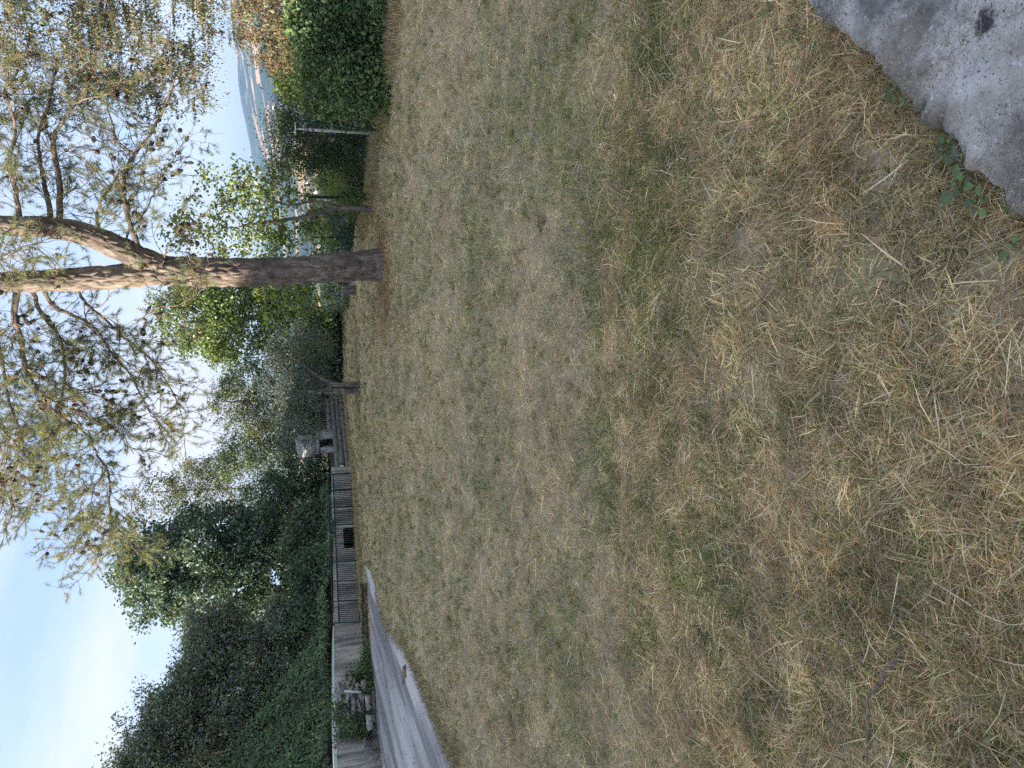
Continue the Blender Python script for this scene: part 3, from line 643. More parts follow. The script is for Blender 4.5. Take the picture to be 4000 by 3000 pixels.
for i in range(NB*10):
    if i % 10 == 0: continue
    f = i/(NB*10); bar(g0+(g1-g0)*f-EZ*.08, m0+(m1-m0)*f, .0145, 'bar', M_GREENMETAL if i > 62 else M_DARKMETAL)

# ------------------------------------------------------------------ pine
YP = 15.0
rng = np.random.default_rng(5)
pbase = PY(1965, 1495, YP); pbase[2] = gz(pbase[0], pbase[1])
pine = thing('pine_tree', 'tall forked pine with thick fissured trunk and cone-laden branches on the lawn', 'tree', tuple(pbase))
def worley(P):
    c = np.floor(P).astype(np.int64); best = np.full(len(P), 9.); sec = np.full(len(P), 9.)
    for i in (-1, 0, 1):
        for j in (-1, 0, 1):
            for k in (-1, 0, 1):
                q = c+np.array([i, j, k])
                h = (q[:, 0]*73856093 ^ q[:, 1]*19349663 ^ q[:, 2]*83492791) & 0x7fffffff
                def rnd(s): return (((h*(s*2+1)*2654435761) >> 7) & 0xffff)/65535.
                o = np.stack([rnd(3), rnd(11), rnd(29)], 1); d = np.linalg.norm(q+o-P, axis=1)
                sec = np.where(d < best, best, np.minimum(sec, d)); best = np.minimum(best, d)
    return best, sec
def bark_tube(P, R, n, sides, name, parent, mat, plate=.085, depth=.042, flare=0):
    P = catmull(P, n); R = catr(R, n)
    v, q = tubes(P, R, sides)
    th = np.tile(np.arange(sides)*2*math.pi/sides, n); ln = np.repeat(np.r_[0, np.cumsum(np.linalg.norm(np.diff(P, axis=0), axis=1))], sides)
    rad = np.repeat(R, sides); ctr = np.repeat(P, sides, 0); nv = nrm(v-ctr)
    if flare: 
        lob = 1+flare*np.exp(-ln/.22)*(1+.35*np.sin(th*5+1)+.2*np.sin(th*3))
    else: lob = 1
    w = fbm(ln*2.2, th*1.6, 83, 3)
    Q = np.stack([np.cos(th)*rad/plate, np.sin(th)*rad/plate, ln/plate*.33], 1)+(w-.5)[:, None]*.9
    b, s2 = worley(Q); crack = np.clip((s2-b)*2.2, 0, 1)**.6
    disp = depth*(crack-.6) + .012*(fbm(ln*9, th*4, 87, 3)-.5) + .03*rad*(fbm(ln*1.2, th*1.1, 89, 3)-.5)*4
    disp = disp*np.clip(rad/.25, .25, 1)
    v = ctr + nv*(rad*lob+disp)[:, None]
    return mk(name, v, q, mat, parent, smooth_=True)
T = [(1968, 1512), (1965, 1480), (1962, 1400), (1950, 1250), (1937, 1000), (1936, 800), (1941, 627), (1922, 480), (1908, 280), (1899, 80), (1893, -90), (1880, -330), (1874, -560)]
TR = [.315, .305, .29, .278, .272, .275, .275, .225, .205, .185, .17, .13, .07]
trunk_pts = np.array([PY(u, v, YP+.0) for u, v in T]); trunk_pts[0, 2] = gz(*trunk_pts[0, :2])-.12
bark_tube(trunk_pts, TR, 420, 110, 'trunk', pine, M_PBARK, flare=.34)
S = [(1962, 640), (1985, 560), (2024, 482), (2084, 337), (2111, 193), (2118, 48), (2135, -100), (2180, -330), (2200, -520)]
SR = [.20, .225, .215, .20, .185, .17, .155, .11, .06]
stem_pts = np.array([PY(u, v, YP-.10-.05*i) for i, (u, v) in enumerate(S)])
bark_tube(stem_pts, SR, 240, 90, 'stem', pine, M_PBARK)
# broken-off stub scar on the trunk
sp = PY(1890, 790, YP-.12); v_, q_, t_3 = rock(sp, (.07, .06, .09), 5); mk('branch_scar', v_, [np.array(q_), np.array(t_3)], M_PBARK, pine, smooth_=True)

BR = [  # (pixel polyline, start depth, end depth, base radius, end radius)
    ([(1995, 565), (2050, 535), (2170, 495), (2300, 480), (2400, 525), (2470, 580), (2552, 617), (2624, 655), (2690, 675), (2760, 640)], 14.85, 13.6, .075, .018),
    ([(2105, 235), (2300, 226), (2420, 222), (2494, 228), (2585, 270), (2700, 337), (2830, 376), (2960, 386), (3100, 400)], 14.8, 13.9, .08, .02),
    ([(2105, 205), (2230, 178), (2340, 165), (2470, 150), (2590, 190), (2680, 215), (2790, 230)], 14.8, 15.4, .07, .02),
    ([(2065, 392), (2173, 376), (2240, 400), (2303, 463), (2357, 506), (2410, 500), (2470, 440)], 14.8, 14.0, .045, .014),
    ([(1900, 76), (1774, 63), (1670, 80), (1561, 108), (1453, 166), (1395, 217), (1293, 340), (1221, 376), (1149, 420), (1004, 427), (932, 470), (874, 520)], 15.0, 13.2, .085, .014),
    ([(1903, 160), (1822, 193), (1778, 241), (1745, 330), (1700, 390), (1610, 450), (1540, 500), (1440, 560), (1370, 600), (1300, 640)], 15.0, 14.2, .06, .014),
    ([(1908, 280), (1822, 337), (1745, 410), (1687, 482), (1619, 564), (1532, 637), (1445, 687), (1366, 709), (1279, 724)], 15.0, 15.8, .045, .011),
    ([(1902, 118), (1790, 150), (1690, 230), (1570, 250), (1430, 240), (1290, 190), (1170, 180), (1060, 160), (1000, 120)], 15.0, 16.4, .06, .014),
    ([(1895, -60), (1750, -40), (1600, 0), (1450, 40), (1300, 70), (1180, 60), (1080, 40), (1010, 60)], 15.0, 14.0, .07, .014),
    ([(1895, -150), (1700, -140), (1500, -60), (1350, 10), (1220, 110), (1130, 150)], 15.0, 16.3, .07, .014),
    ([(1760, 560), (1800, 620), (1815, 700), (1850, 770), (1872, 800)], 14.9, 14.5, .016, .010),
    ([(1955, 630), (2040, 660), (2100, 690), (2160, 700), (2230, 720)], 14.8, 14.3, .02, .008),
    ([(2020, 480), (2100, 510), (2170, 560), (2260, 610), (2340, 650), (2400, 690)], 14.8, 15.0, .028, .009),
    ([(2120, 80), (2250, 60), (2380, 40), (2500, 60), (2640, 30), (2760, 50)], 14.7, 13.4, .07, .02),
    ([(2120, 0), (2230, -50), (2380, -80), (2560, -40), (2720, 60), (2900, 130)], 14.7, 15.7, .06, .02),
    ([(2130, -120), (2000, -60), (1990, 20), (2030, 90), (2050, 170)], 14.7, 14.0, .035, .01),
    ([(1905, 230), (1980, 200), (2020, 150), (2040, 90)], 14.9, 14.2, .022, .008),
    ([(2585, 270), (2620, 330), (2640, 420), (2700, 480), (2780, 500)], 14.2, 13.7, .03, .01),
    ([(2400, 525), (2440, 470), (2530, 430), (2600, 420), (2690, 450)], 14.4, 14.9, .03, .01),
    ([(1453, 166), (1400, 290), (1350, 380), (1300, 470), (1230, 520)], 14.2, 14.6, .03, .01),
    ([(1561, 108), (1510, 200), (1470, 320), (1430, 420), (1390, 500)], 14.4, 13.9, .03, .01),
    ([(1149, 420), (1090, 350), (1010, 310), (930, 330), (870, 300)], 13.6, 13.3, .016, .007),
    ([(1004, 427), (950, 400), (890, 420), (850, 400)], 13.4, 13.2, .012, .006),
    ([(1300, 70), (1240, 20), (1130, -10), (1020, 10)], 14.2, 14.0, .02, .008),
]
nodes_p = []; nodes_d = []; nodes_w = []
for bi_, (pl, y0, y1, r0, r1) in enumerate(BR):
    if pl[0][0] < 1915 and pl[-1][0] < 1500: y0, y1 = 15.2, max(y1+2.4, 16.8)
    n = len(pl); ys = np.linspace(y0, y1, n); pts = np.array([PY(u, v, y) for (u, v), y in zip(pl, ys)])
    pts[1:] += rng.normal(0, .02, (n-1, 3))
    k_ = max(12, n*5); P_ = catmull(pts, k_); P_[1:] += rng.normal(0, .008, (k_-1, 3)); R_ = .78*r0*(r1/r0)**np.linspace(0, 1, k_)
    v_, q_ = tubes(P_, R_, 8); mk('branch', v_, q_, M_PBARK if r0 > .05 else M_TWIG, pine, smooth_=True)
    ln = np.r_[0, np.cumsum(np.linalg.norm(np.diff(P_, axis=0), axis=1))]
    m_ = int(ln[-1]*11*(1.0 if bi_ not in (10, 11, 12, 16) else .7))
    tt = rng.uniform(.10 if bi_ < 17 else .02, 1, m_)*ln[-1]
    pp = np.stack([np.interp(tt, ln, P_[:, i]) for i in range(3)], 1); tg_ = nrm(np.gradient(P_, axis=0)); dd_ = np.stack([np.interp(tt, ln, tg_[:, i]) for i in range(3)], 1)
    nodes_p.append(pp); nodes_d.append(dd_); nodes_w.append(np.interp(tt, ln, R_))
SP = np.concatenate(nodes_p); SD = np.concatenate(nodes_d)
# secondary twigs
def twigs(p, d, Lr, n, spread, droop, r0):
    m = len(p); dirs = nrm(d*.55 + rand_dirs(m)*spread + np.array([0, 0, .10])); L = rng.uniform(*Lr, m)
    out = [p]; cur = p; dr = dirs
    for i in range(n-1):
        dr = nrm(dr + rng.normal(0, .22, (m, 3)) + np.array([0, 0, droop])); cur = cur + dr*(L/(n-1))[:, None]; out.append(cur)
    P_ = np.stack(out, 1); R_ = r0[:, None]*np.linspace(1, .45, n)[None]; return P_, R_, dr
tw = Acc()
P1, R1, D1 = twigs(SP, SD, (.35, 1.15), 7, .75, -.03, rng.uniform(.006, .012, len(SP))); v_, q_ = tubes(P1, R1, 3); tw.add(v_, q_)
m1 = len(P1); rep = 6; i1 = np.repeat(np.arange(m1), rep); k1 = rng.integers(2, 7, len(i1))
P2, R2, D2 = twigs(P1[i1, k1], nrm(P1[i1, k1]-P1[i1, k1-1]), (.15, .5), 5, .6, -.02, rng.uniform(.0035, .006, len(i1))); v_, q_ = tubes(P2, R2, 3); tw.add(v_, q_)
tw.build('twigs', M_TWIG, pine, kind='stuff')
# needle tufts at twig ends
ends = np.vstack([P1[:, -1], P2[:, -1], P2[:, -2]]); ed_ = np.vstack([D1, D2, D2])
scr_u = 1500+F*((ends-CAM) @ RC)/((ends-CAM) @ FW); scr_v = 2000-F*((ends-CAM) @ UC)/((ends-CAM) @ FW)
live = fbm(ends[:, 0]*1.1, ends[:, 2]*1.1+ends[:, 1], 91, 3)
prob = np.where(ends[:, 0] < 2.3, .95, .5)+ (live-.5)*1.9
kp = rng.random(len(ends)) < prob
te = ends[kp]; td = ed_[kp]; nn_ = 36
ip = np.repeat(np.arange(len(te)), nn_); along = rng.uniform(-.10, .02, len(ip))
base = te[ip]+td[ip]*along[:, None]; nd = nrm(td[ip]*.75+rand_dirs(len(ip))*.75+np.array([0, 0, .05])); nl = rng.uniform(.07, .125, len(ip))
side = nrm(np.cross(nd, rand_dirs(len(ip))))*.0026; tip = base+nd*nl[:, None]; tip[:, 2] -= .012
tc_ = pick([(.18, .22, .095), (.24, .26, .11), (.36, .32, .15), (.13, .17, .08)], [.35, .35, .12, .18], len(te), .2)
kk = np.arange(len(ip))*3
nac = Acc(); nac.add(np.stack([base-side, base+side, tip], 1).reshape(-1, 3), None, np.stack([kk, kk+1, kk+2], 1), np.repeat(tc_[ip], 3, 0))
nac.build('needles', M_NEEDLE, pine, kind='stuff')
# cones: one mesh with spiral scales, shared by every cone
def cone_mesh():
    V = []; T3 = []; C_ = 9; rows = 8
    for i in range(rows):
        f = i/(rows-1); r = .031*math.sin(math.pi*(.16+.80*f))**.8; z = -.045+.09*f
        for j in range(6):
            a = (j+.5*(i % 2))*2*math.pi/6+i*.3; ca_, sa_ = math.cos(a), math.sin(a); t_a = np.array([-sa_, ca_, 0]); o = np.array([ca_, sa_, 0])
            b0 = o*r*.35+EZ*z; tipv = o*(r*1.15)+EZ*(z+.012); k_ = len(V)
            V += [b0-t_a*.006-EZ*.004, tipv-t_a*.012, tipv+t_a*.012, b0+t_a*.006-EZ*.004, o*r*1.0+EZ*(z-.006)]
            T3 += [[k_, k_+1, k_+2], [k_, k_+2, k_+3], [k_+1, k_+4, k_+2], [k_, k_+4, k_+1], [k_+3, k_+2, k_+4]]
    return np.array(V), np.array(T3)
cv, ct = cone_mesh(); cone0 = mk('cone', cv, ct, M_CONE, pine)
cand = np.vstack([P1[:, 3], P1[:, 5], P1[:, 2], P2[:, 2], SP])
cu = 1500+F*((cand-CAM) @ RC)/((cand-CAM) @ FW); cvv = 2000-F*((cand-CAM) @ UC)/((cand-CAM) @ FW)
vis = np.where((cu > 820) & (cu < 2960) & (cvv > -20) & (cvv < 900))[0]
cl = fbm(cand[vis, 0]*1.6, cand[vis, 2]*1.6+cand[vis, 1]*.7, 93, 3); vis = vis[np.argsort(-cl+rng.normal(0, .12, len(vis)))][:297]
for n_, i in enumerate(vis):
    ob = cone0 if n_ == 0 else cone0.copy()
    if n_: link(ob); ob.parent = pine
    ob.matrix_parent_inverse = Matrix.Translation(-Vector(pine['_loc']))
    ob.location = Vector(cand[i])+Vector((rng.normal(0, .03), rng.normal(0, .03), -.035)); s_ = rng.uniform(.9, 1.3); ob.scale = (s_, s_, s_)
    ob.rotation_euler = (rng.normal(math.pi, .7), rng.normal(0, .7), rng.uniform(0, 6.28))

# ------------------------------------------------------------------ broad-leaved trees and shrubs
rng = np.random.default_rng(21)
def lobe_pts(lobes, n, shell=.55):
    """lobes: (u, v, ru, rv, y, ry) in photograph pixels at depth y"""
    wts = np.array([l[2]*l[3]*l[5]**.5 for l in lobes], float); wts /= wts.sum(); ch = rng.choice(len(lobes), n, p=wts)
    Cc = np.array([PY(l[0], l[1], l[4]) for l in lobes]); Rr = np.array([[l[2]*l[4]/F, l[5], l[3]*l[4]/F] for l in lobes])
    d = rand_dirs(n); rad = rng.random(n)**(1/3.); rad = shell+(1-shell)*rad; rad = np.where(rng.random(n) < .22, rng.random(n)**(1/3), rad)
    off = d*rad[:, None]; p = Cc[ch]+off*Rr[ch]; return p, nrm(off/Rr[ch]*Rr[ch].mean(1, keepdims=True))
def tree(name, label, cat, base, trunk, lobes, ncl, nlf, clr, lsize, pal, wts, mat, bark=None, tr=(.12, .04), sides=7, group=None, droop=0., asp=.6, br_r=.012, up=.5, extra_trunks=(), colshift=None, link_br=True):
    bark = bark or M_BARK
    root = thing(name, label, cat, tuple(base), group)
    tp = catmull(np.array(trunk), 24); rr_ = np.linspace(tr[0], tr[1], 24); tp[1:-1] += rng.normal(0, tr[0]*.12, (22, 3))
    v_, q_ = tubes(tp, rr_, sides); mk('trunk', v_, q_, bark, root, smooth_=True); skel = [tp[8:]]
    for et in extra_trunks:
        ep = catmull(np.array(et[0]), 18); v_, q_ = tubes(ep, np.linspace(et[1], et[2], 18), 6); mk('limb', v_, q_, bark, root, smooth_=True); skel.append(ep[3:])
    cp, cn = lobe_pts(lobes, ncl)
    if link_br:
        sk = np.concatenate(skel); order = np.argsort(np.min(np.linalg.norm(cp[:, None]-sk[None], axis=2), axis=1)); nodes = [*sk]; A_ = []; Bb = []
        for i in order:
            nd_ = np.array(nodes); d = np.linalg.norm(nd_-cp[i], axis=1) + np.maximum(nd_[:, 2]-cp[i, 2], 0)*.6; j = np.argmin(d); A_.append(nd_[j]); Bb.append(cp[i]); nodes.append(cp[i]); nodes.append((nd_[j]+cp[i])/2)
        A_ = np.array(A_); Bb = np.array(Bb); t = np.linspace(0, 1, 5)[None, :, None]; mid = (A_+Bb)/2+rng.normal(0, .06, A_.shape)-np.array([0, 0, .06])
        Pb = A_[:, None]*(1-t)**2+2*mid[:, None]*t*(1-t)+Bb[:, None]*t**2; v_, q_ = tubes(Pb, br_r*np.linspace(1.3, .5, 5)[None]*rng.uniform(.7, 1.5, (len(A_), 1)), 3)
        mk('branches', v_, q_, bark, root, kind='stuff')
    n = ncl*nlf; ic = np.repeat(np.arange(ncl), nlf)
    cs = clr*rng.uniform(.6, 1.35, ncl)
    off = rng.normal(0, 1, (n, 3)); off[:, 2] = off[:, 2]*.75-np.abs(off[:, 2])*droop
    pos = cp[ic]+off*cs[ic][:, None]*.55
    axis = nrm(cn[ic]*.35+rand_dirs(n)*.9+np.array([0, 0, -.25-droop])); nrmv = nrm(rand_dirs(n)*.8+np.array([0, 0, up])+cn[ic]*.5)
    L = lsize*np.exp(rng.normal(0, .22, n)); c_ = pick(pal, wts, n, .16)
    cc = np.exp(rng.normal(0, .14, (ncl, 1))); c_ = c_*cc[ic]
    v_, t_ = leaves(pos, axis, nrmv, L, L*asp); mk('crown', v_, t_, mat, root, col=np.repeat(c_, 4, 0), kind='stuff')
    return root
def onb(u, v, y):       # foot of a plant that stands on the bank or the ground at depth y
    p = PY(u, v, y); z = gz(p[0], p[1]); return np.array([p[0], p[1], z])
GR = [tuple(np.array(q)*1.6) for q in [(.045, .075, .022), (.07, .105, .03), (.035, .06, .02), (.11, .14, .04)]]
# apricot-like tree behind the pine
b = G(2178, 1462); tk = [b-EZ*.05, PY(2186, 1390, b[1]), PY(2190, 1318, b[1]), PY(2174, 1280, b[1]), PY(2162, 1229, b[1]), PY(2150, 1174, b[1]+.1), PY(2136, 1080, b[1]+.2), PY(2120, 950, b[1]+.3)]
tree('fruit_tree', 'small fruit tree with rounded leaves and crooked dark trunk between pine and fence', 'tree', b, tk,
     [(2090, 900, 150, 190, 17.3, 1.0), (2180, 1080, 150, 150, 17.0, 1.0), (2030, 1130, 110, 170, 17.2, .9), (2260, 980, 90, 110, 16.8, .6), (1830, 1090, 110, 110, 18.2, .8), (1790, 1230, 70, 80, 18.0, .5), (2320, 1130, 60, 70, 16.8, .5), (2300, 780, 40, 130, 16.6, .2), (2350, 670, 25, 60, 16.6, .15), (2090, 720, 60, 100, 17.3, .4), (2180, 760, 30, 120, 17, .2), (1960, 1260, 60, 50, 17.3, .5)],
     260, 26, .26, .075, [(.21, .28, .075), (.15, .215, .06), (.31, .35, .10), (.10, .15, .05)], [.35, .3, .2, .15], M_LEAF, tr=(.075, .025), asp=.82, droop=.3, br_r=.011,
     extra_trunks=[([PY(2189, 1318, b[1]), PY(2208, 1268, b[1]-.1), PY(2216, 1225, b[1]-.1), PY(2206, 1180, b[1]-.2), PY(2200, 1120, b[1]-.2), PY(2230, 1030, b[1]-.2)], .042, .016)])
# big green tree left of the pine
b = onb(1800, 1340, 31); tree('leafy_tree', 'broad bright green tree standing at the lawn end just left of the pine trunk', 'tree', b, [b, PY(1780, 1250, 31), PY(1770, 1100, 31), PY(1750, 900, 31), PY(1740, 720, 31)],
     [(1760, 760, 130, 140, 31, 1.6), (1720, 960, 170, 160, 31, 2.0), (1830, 900, 100, 180, 32, 1.5), (1650, 830, 50, 110, 31, .8), (1740, 1150, 150, 130, 30.5, 1.6), (1640, 1060, 90, 100, 30.5, 1.2), (1850, 1120, 80, 120, 32, 1.0)],
     420, 60, .42, .13, [(.17, .23, .07), (.12, .18, .055), (.26, .30, .10), (.08, .12, .05)], [.3, .35, .15, .2], M_LEAF, tr=(.22, .06), br_r=.02)
# olive in front
b = G(1478, 1408); yo = b[1]; tree('olive_tree', 'grey-leaved olive with thick split trunk and cut stub at the lawn edge', 'tree', b, [b-EZ*.05, PY(1473, 1330, yo), PY(1470, 1270, yo), PY(1472, 1205, yo-.05)],
     [(1560, 1150, 170, 80, 24, 1.2), (1420, 1190, 160, 90, 23.6, 1.0), (1350, 1190, 60, 60, 24.5, .6), (1650, 1220, 80, 90, 24, .8), (1480, 1080, 130, 60, 24.5, .9), (1300, 1130, 60, 40, 25, .5), (1620, 1090, 80, 50, 24.5, .6)],
     300, 55, .32, .075, [(.145, .175, .125), (.10, .13, .085), (.19, .22, .165), (.07, .09, .055)], [.35, .3, .15, .2], M_SILVER, tr=(.125, .06), asp=.34, br_r=.012,
     extra_trunks=[([PY(1500, 1412, yo-.03), PY(1496, 1350, yo-.03), PY(1497, 1300, yo)], .10, .075), ([PY(1497, 1310, yo), PY(1525, 1250, yo+.2), PY(1577, 1183, yo+.5), PY(1620, 1120, yo+.8)], .055, .025), ([PY(1468, 1330, yo), PY(1440, 1290, yo+.2), PY(1405, 1230, yo+.3)], .03, .015)])
# feathery trees behind
def plain(name, label, u, vb, y, lobes, pal, w, mat, ncl=140, nlf=55, clr=.5, ls=.11, tr=(.14, .04), bark=None, cat='tree', group=None, asp=.5, ex=(), **kw):
    p = PY(u, vb, y); z = min(gz(p[0], p[1]), p[2]); b = np.array([p[0], p[1], z])
    lu, lv = lobes[0][0], lobes[0][1]
    return tree(name, label, cat, b, [b-EZ*.1, PY(u, (vb+lv)/2, y), PY((u+lu)/2, lv+40, y), PY(lu, lv-lobes[0][3]*.4, y)], lobes, ncl, nlf, clr, ls, pal, w, mat, tr=tr, bark=bark, group=group, asp=asp, extra_trunks=ex, **kw)
DK = [(.10, .15, .085), (.135, .185, .095), (.07, .105, .062), (.18, .215, .11)]
plain('feathery_tree', 'pale feathery tree with bare straight stems behind the olive', 1430, 1250, 40,
      [(1430, 900, 80, 80, 40, 1.2), (1390, 1020, 90, 90, 40, 1.2), (1500, 960, 60, 90, 40, 1.2), (1340, 950, 40, 70, 40, .8), (1450, 1080, 110, 80, 41, 1.2)], [(.13, .155, .07), (.10, .125, .055), (.19, .20, .10), (.07, .09, .045)], [3, 3, 2, 2], M_LEAFD, 300, 55, .40, .11, bark=M_PALE,
      ex=[([PY(1400+i*38, 1240, 39.5), PY(1395+i*40, 1130, 39.5), PY(1390+i*42, 1000, 39.7)], .05, .02) for i in range(4)])
plain('slender_tree', 'tall thin-leaved pale tree rising between poplar and feathery tree', 1090, 1250, 46,
      [(1075, 640, 60, 130, 46, 1.2), (1110, 760, 90, 90, 46, 1.4), (1030, 700, 50, 110, 46, 1.0), (1150, 850, 80, 80, 46, 1.4), (1060, 880, 80, 100, 46, 1.4)], [(.14, .16, .07), (.11, .13, .055), (.20, .20, .11), (.08, .10, .05)], [3, 3, 2, 2], M_LEAFD, 260, 48, .45, .12, tr=(.09, .03), bark=M_BARK)
plain('bushy_tree', 'rounded grey-green tree behind the barbecue', 1240, 1260, 43,
      [(1240, 940, 70, 90, 43, 1.2), (1200, 1060, 90, 90, 43, 1.2), (1290, 1080, 70, 80, 43, 1.2), (1180, 900, 50, 60, 43, 1)], DK+[(.12, .14, .07)], [3, 3, 2, 2, 2], M_LEAFD, 240, 50, .45, .13, tr=(.08, .03))
plain('poplar_tree', 'dense dark poplar with upright shoots above the green railing', 800, 1270, 34,
      [(800, 720, 130, 220, 34, 2.0), (690, 820, 110, 200, 34, 1.8), (910, 850, 110, 200, 34, 1.8), (780, 1020, 230, 160, 34, 2.0), (740, 1060, 130, 120, 33.5, 1.0), (860, 1000, 120, 120, 33.5, 1.0), (860, 560, 60, 100, 34, 1.0), (750, 540, 50, 110, 34, .8), (660, 640, 50, 120, 34, .8), (930, 680, 60, 110, 34, 1)]+[(575+i*34+rng.uniform(-10, 10), 600+90*abs((i-6)/6)**1.5+rng.uniform(-40, 30), 16, rng.uniform(120, 190), 34+rng.uniform(-1, 1), .3) for i in range(13)],
      [(.12, .18, .125), (.155, .22, .14), (.09, .14, .10), (.20, .26, .15)], [3, 3, 3, 1], M_LEAFD, 740, 60, .38, .13, tr=(.25, .06), asp=.85)
# thicket behind the wall and barbecue
for i, (u, v, ru, rv, y, lab) in enumerate([(1080, 1150, 130, 130, 36, 'dark green shrub thicket left of the barbecue behind the railing'), (1000, 1050, 130, 120, 38, 'tall dark shrub between poplar and barbecue'), (1330, 1190, 120, 90, 37.5, 'dark shrub mass under the olive branches right of the barbecue'),
                                          (1620, 1270, 110, 70, 34, 'shaded low shrub at the lawn end under the olive'), (1560, 1220, 120, 80, 36, 'shaded shrub behind the olive trunk'), (1720, 1270, 60, 60, 33.5, 'low bush under the bright green tree'), (880, 1200, 140, 90, 31.5, 'dark bush overhanging the wall rubble behind the railing'), (700, 1210, 130, 80, 29.5, 'dark bush above the wall at the left part of the railing')]):
    plain('shrub', lab, u, v+rv*.9, y, [(u, v, ru, rv, y, 1.3), (u-ru*.5, v+rv*.35, ru*.6, rv*.6, y-.3, 1), (u+ru*.5, v+rv*.3, ru*.6, rv*.6, y-.2, 1)], DK, [3, 3, 3, 1], M_LEAFD, 170, 50, .42, .14, tr=(.06, .03), cat='shrub', group='shrubs behind the wall')
# trees along the top of the bank
AC = [(.18, .225, .16), (.23, .265, .17), (.13, .17, .125), (.34, .33, .19)]  # leaf colours brightened and greyed to stand in for glare haze
for i, (u, v, ru, rv, y, lab) in enumerate([(60, 640, 130, 190, 27, 'tallest hazy green tree on the bank at the left picture edge'), (190, 690, 110, 150, 27.5, 'second hazy tree on the bank, right of the tallest'), (310, 760, 100, 130, 28.5, 'rounded hazy tree in the middle of the row on the bank'),
                                          (430, 820, 100, 120, 29.5, 'smaller tree on the bank, second from the poplar'), (540, 850, 90, 110, 30.5, 'low tree on the bank touching the poplar'), (-140, 560, 150, 190, 26, 'hazy tree at the far left end of the bank row')]):
    p = PY(u, v, y); bz = bank_z(p[0], p[1]); b = np.array([p[0], p[1], bz]); vb = 2000-F*((b-CAM) @ UC)/((b-CAM) @ FW)
    tree('bank_tree', lab, 'tree', b, [b-EZ*.1, PY(u+8, v+rv*.6, y), PY(u, v, y), PY(u-5, v-rv*.5, y)], [(u, v, ru, rv*.7, y, 1.6), (u-ru*.45, v-rv*.45, ru*.5, rv*.5, y, 1.2), (u+ru*.5, v+rv*.1, ru*.6, rv*.6, y, 1.3), (u-ru*.4, v+rv*.5, ru*.8, rv*.4, y, 1.4), (u, (v+vb)/2, ru*.95, max(40, (vb-v)/2+25), y-.3, 1.4), (u+ru*.6, vb-10, ru*.7, 60, y-.5, 1.2)]+[(u+rng.uniform(-1, 1)*ru, v-rv*rng.uniform(.55, .95), rng.uniform(14, 28), rng.uniform(28, 60), y+rng.uniform(-.8, .8), .35) for k_ in range(8)],
         330, 52, .36, .12, AC, [3, 3, 2, 1.2], M_LEAFD, tr=(.14, .05), asp=.45, group='trees on the bank')
rng = np.random.default_rng(33)
# the row of bank trees goes on towards the left of the camera (out of the picture); it shades the lawn
src = [o for o in sc.objects if o.name.startswith('bank_tree') and o.type == 'EMPTY']
LEFT = ['nearest', 'second nearest', 'third nearest', 'fourth nearest', 'fifth nearest', 'sixth nearest', 'seventh nearest', 'eighth nearest', 'ninth nearest', 'tenth nearest', 'eleventh nearest', 'twelfth nearest', 'thirteenth nearest', 'fourteenth nearest', 'fifteenth nearest', 'sixteenth nearest']
for i, (x, y) in enumerate([(-15.4, -4.5), (-15.8, -2.), (-15.0, .6), (-15.6, 3.0), (-14.9, 5.4), (-15.5, 7.6), (-14.7, 9.8), (-15.2, 12.0), (-14.4, 14.0), (-14.8, 16.2), (-14.0, 18.2), (-17.5, 10.5), (-17.8, 13.2), (-17.4, 8.0), (-17.9, 5.2), (-17.3, 15.6)]):
    s0_ = src[i % 5]; r = s0_.copy(); link(r); z = bank_z(x, y); dl = Vector((x, y, z))
    r['_loc'] = [x, y, z]; r.location = dl; r.rotation_euler = (0, 0, i*1.1); r.scale = (1.15, 1.15, 0.50 if i % 2 else .44); r['label'] = f'bank tree left of the camera, {LEFT[i]} along the row'
    for ch in s0_.children:
        c_ = ch.copy(); link(c_); c_.parent = r; c_.matrix_parent_inverse = Matrix.Translation(-Vector(s0_['_loc']))

# ------------------------------------------------------------------ ivy over the bank
fl = bv.reshape(-1, 3)
def bank_sample(n, jmax, imin, imax):
    i = rng.uniform(imin, imax-1.01, n); j = jmax*rng.random(n)
    i0 = i.astype(int); j0 = j.astype(int); fi = (i-i0)[:, None]; fj = (j-j0)[:, None]
    return (bv[i0, j0]*(1-fi)+bv[i0+1, j0]*fi)*(1-fj)+(bv[i0, j0+1]*(1-fi)+bv[i0+1, j0+1]*fi)*fj
p = bank_sample(260000, 20, 40, 118)
uu = 1500+F*((p-CAM) @ RC)/((p-CAM) @ FW); p = p[(uu > -500) & (uu < 1400) & ~((p[:, 0] > -4.6) & (p[:, 1] > 29.5))]
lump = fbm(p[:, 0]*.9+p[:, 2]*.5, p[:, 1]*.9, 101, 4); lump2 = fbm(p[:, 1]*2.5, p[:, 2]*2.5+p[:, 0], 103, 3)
kp = rng.random(len(p)) < .25+.75*smooth(.38, .52, lump2); p = p[kp]; lump = lump[kp]; lump2 = lump2[kp]; n = len(p)
nrmb = nrm(np.array([.8, -.25, .55])+rand_dirs(n)*.35)
p = p + nrm(np.array([.7, -.2, .5]))*(.05+.75*np.clip(lump-.3, 0, 1)+.35*np.clip(lump2-.4, 0, 1)+rng.exponential(.06, n))[:, None]
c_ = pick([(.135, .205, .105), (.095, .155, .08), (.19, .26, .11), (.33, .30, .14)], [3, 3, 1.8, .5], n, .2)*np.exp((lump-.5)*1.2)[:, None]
L = .085*np.exp(rng.normal(0, .25, n))
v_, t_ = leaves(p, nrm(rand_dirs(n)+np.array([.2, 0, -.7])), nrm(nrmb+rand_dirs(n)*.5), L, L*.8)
tag(mk('ivy', v_, t_, M_LEAFD, col=np.repeat(c_, 4, 0)), 'dark green ivy and brambles smothering the bank above the wall', 'ivy', kind='stuff')

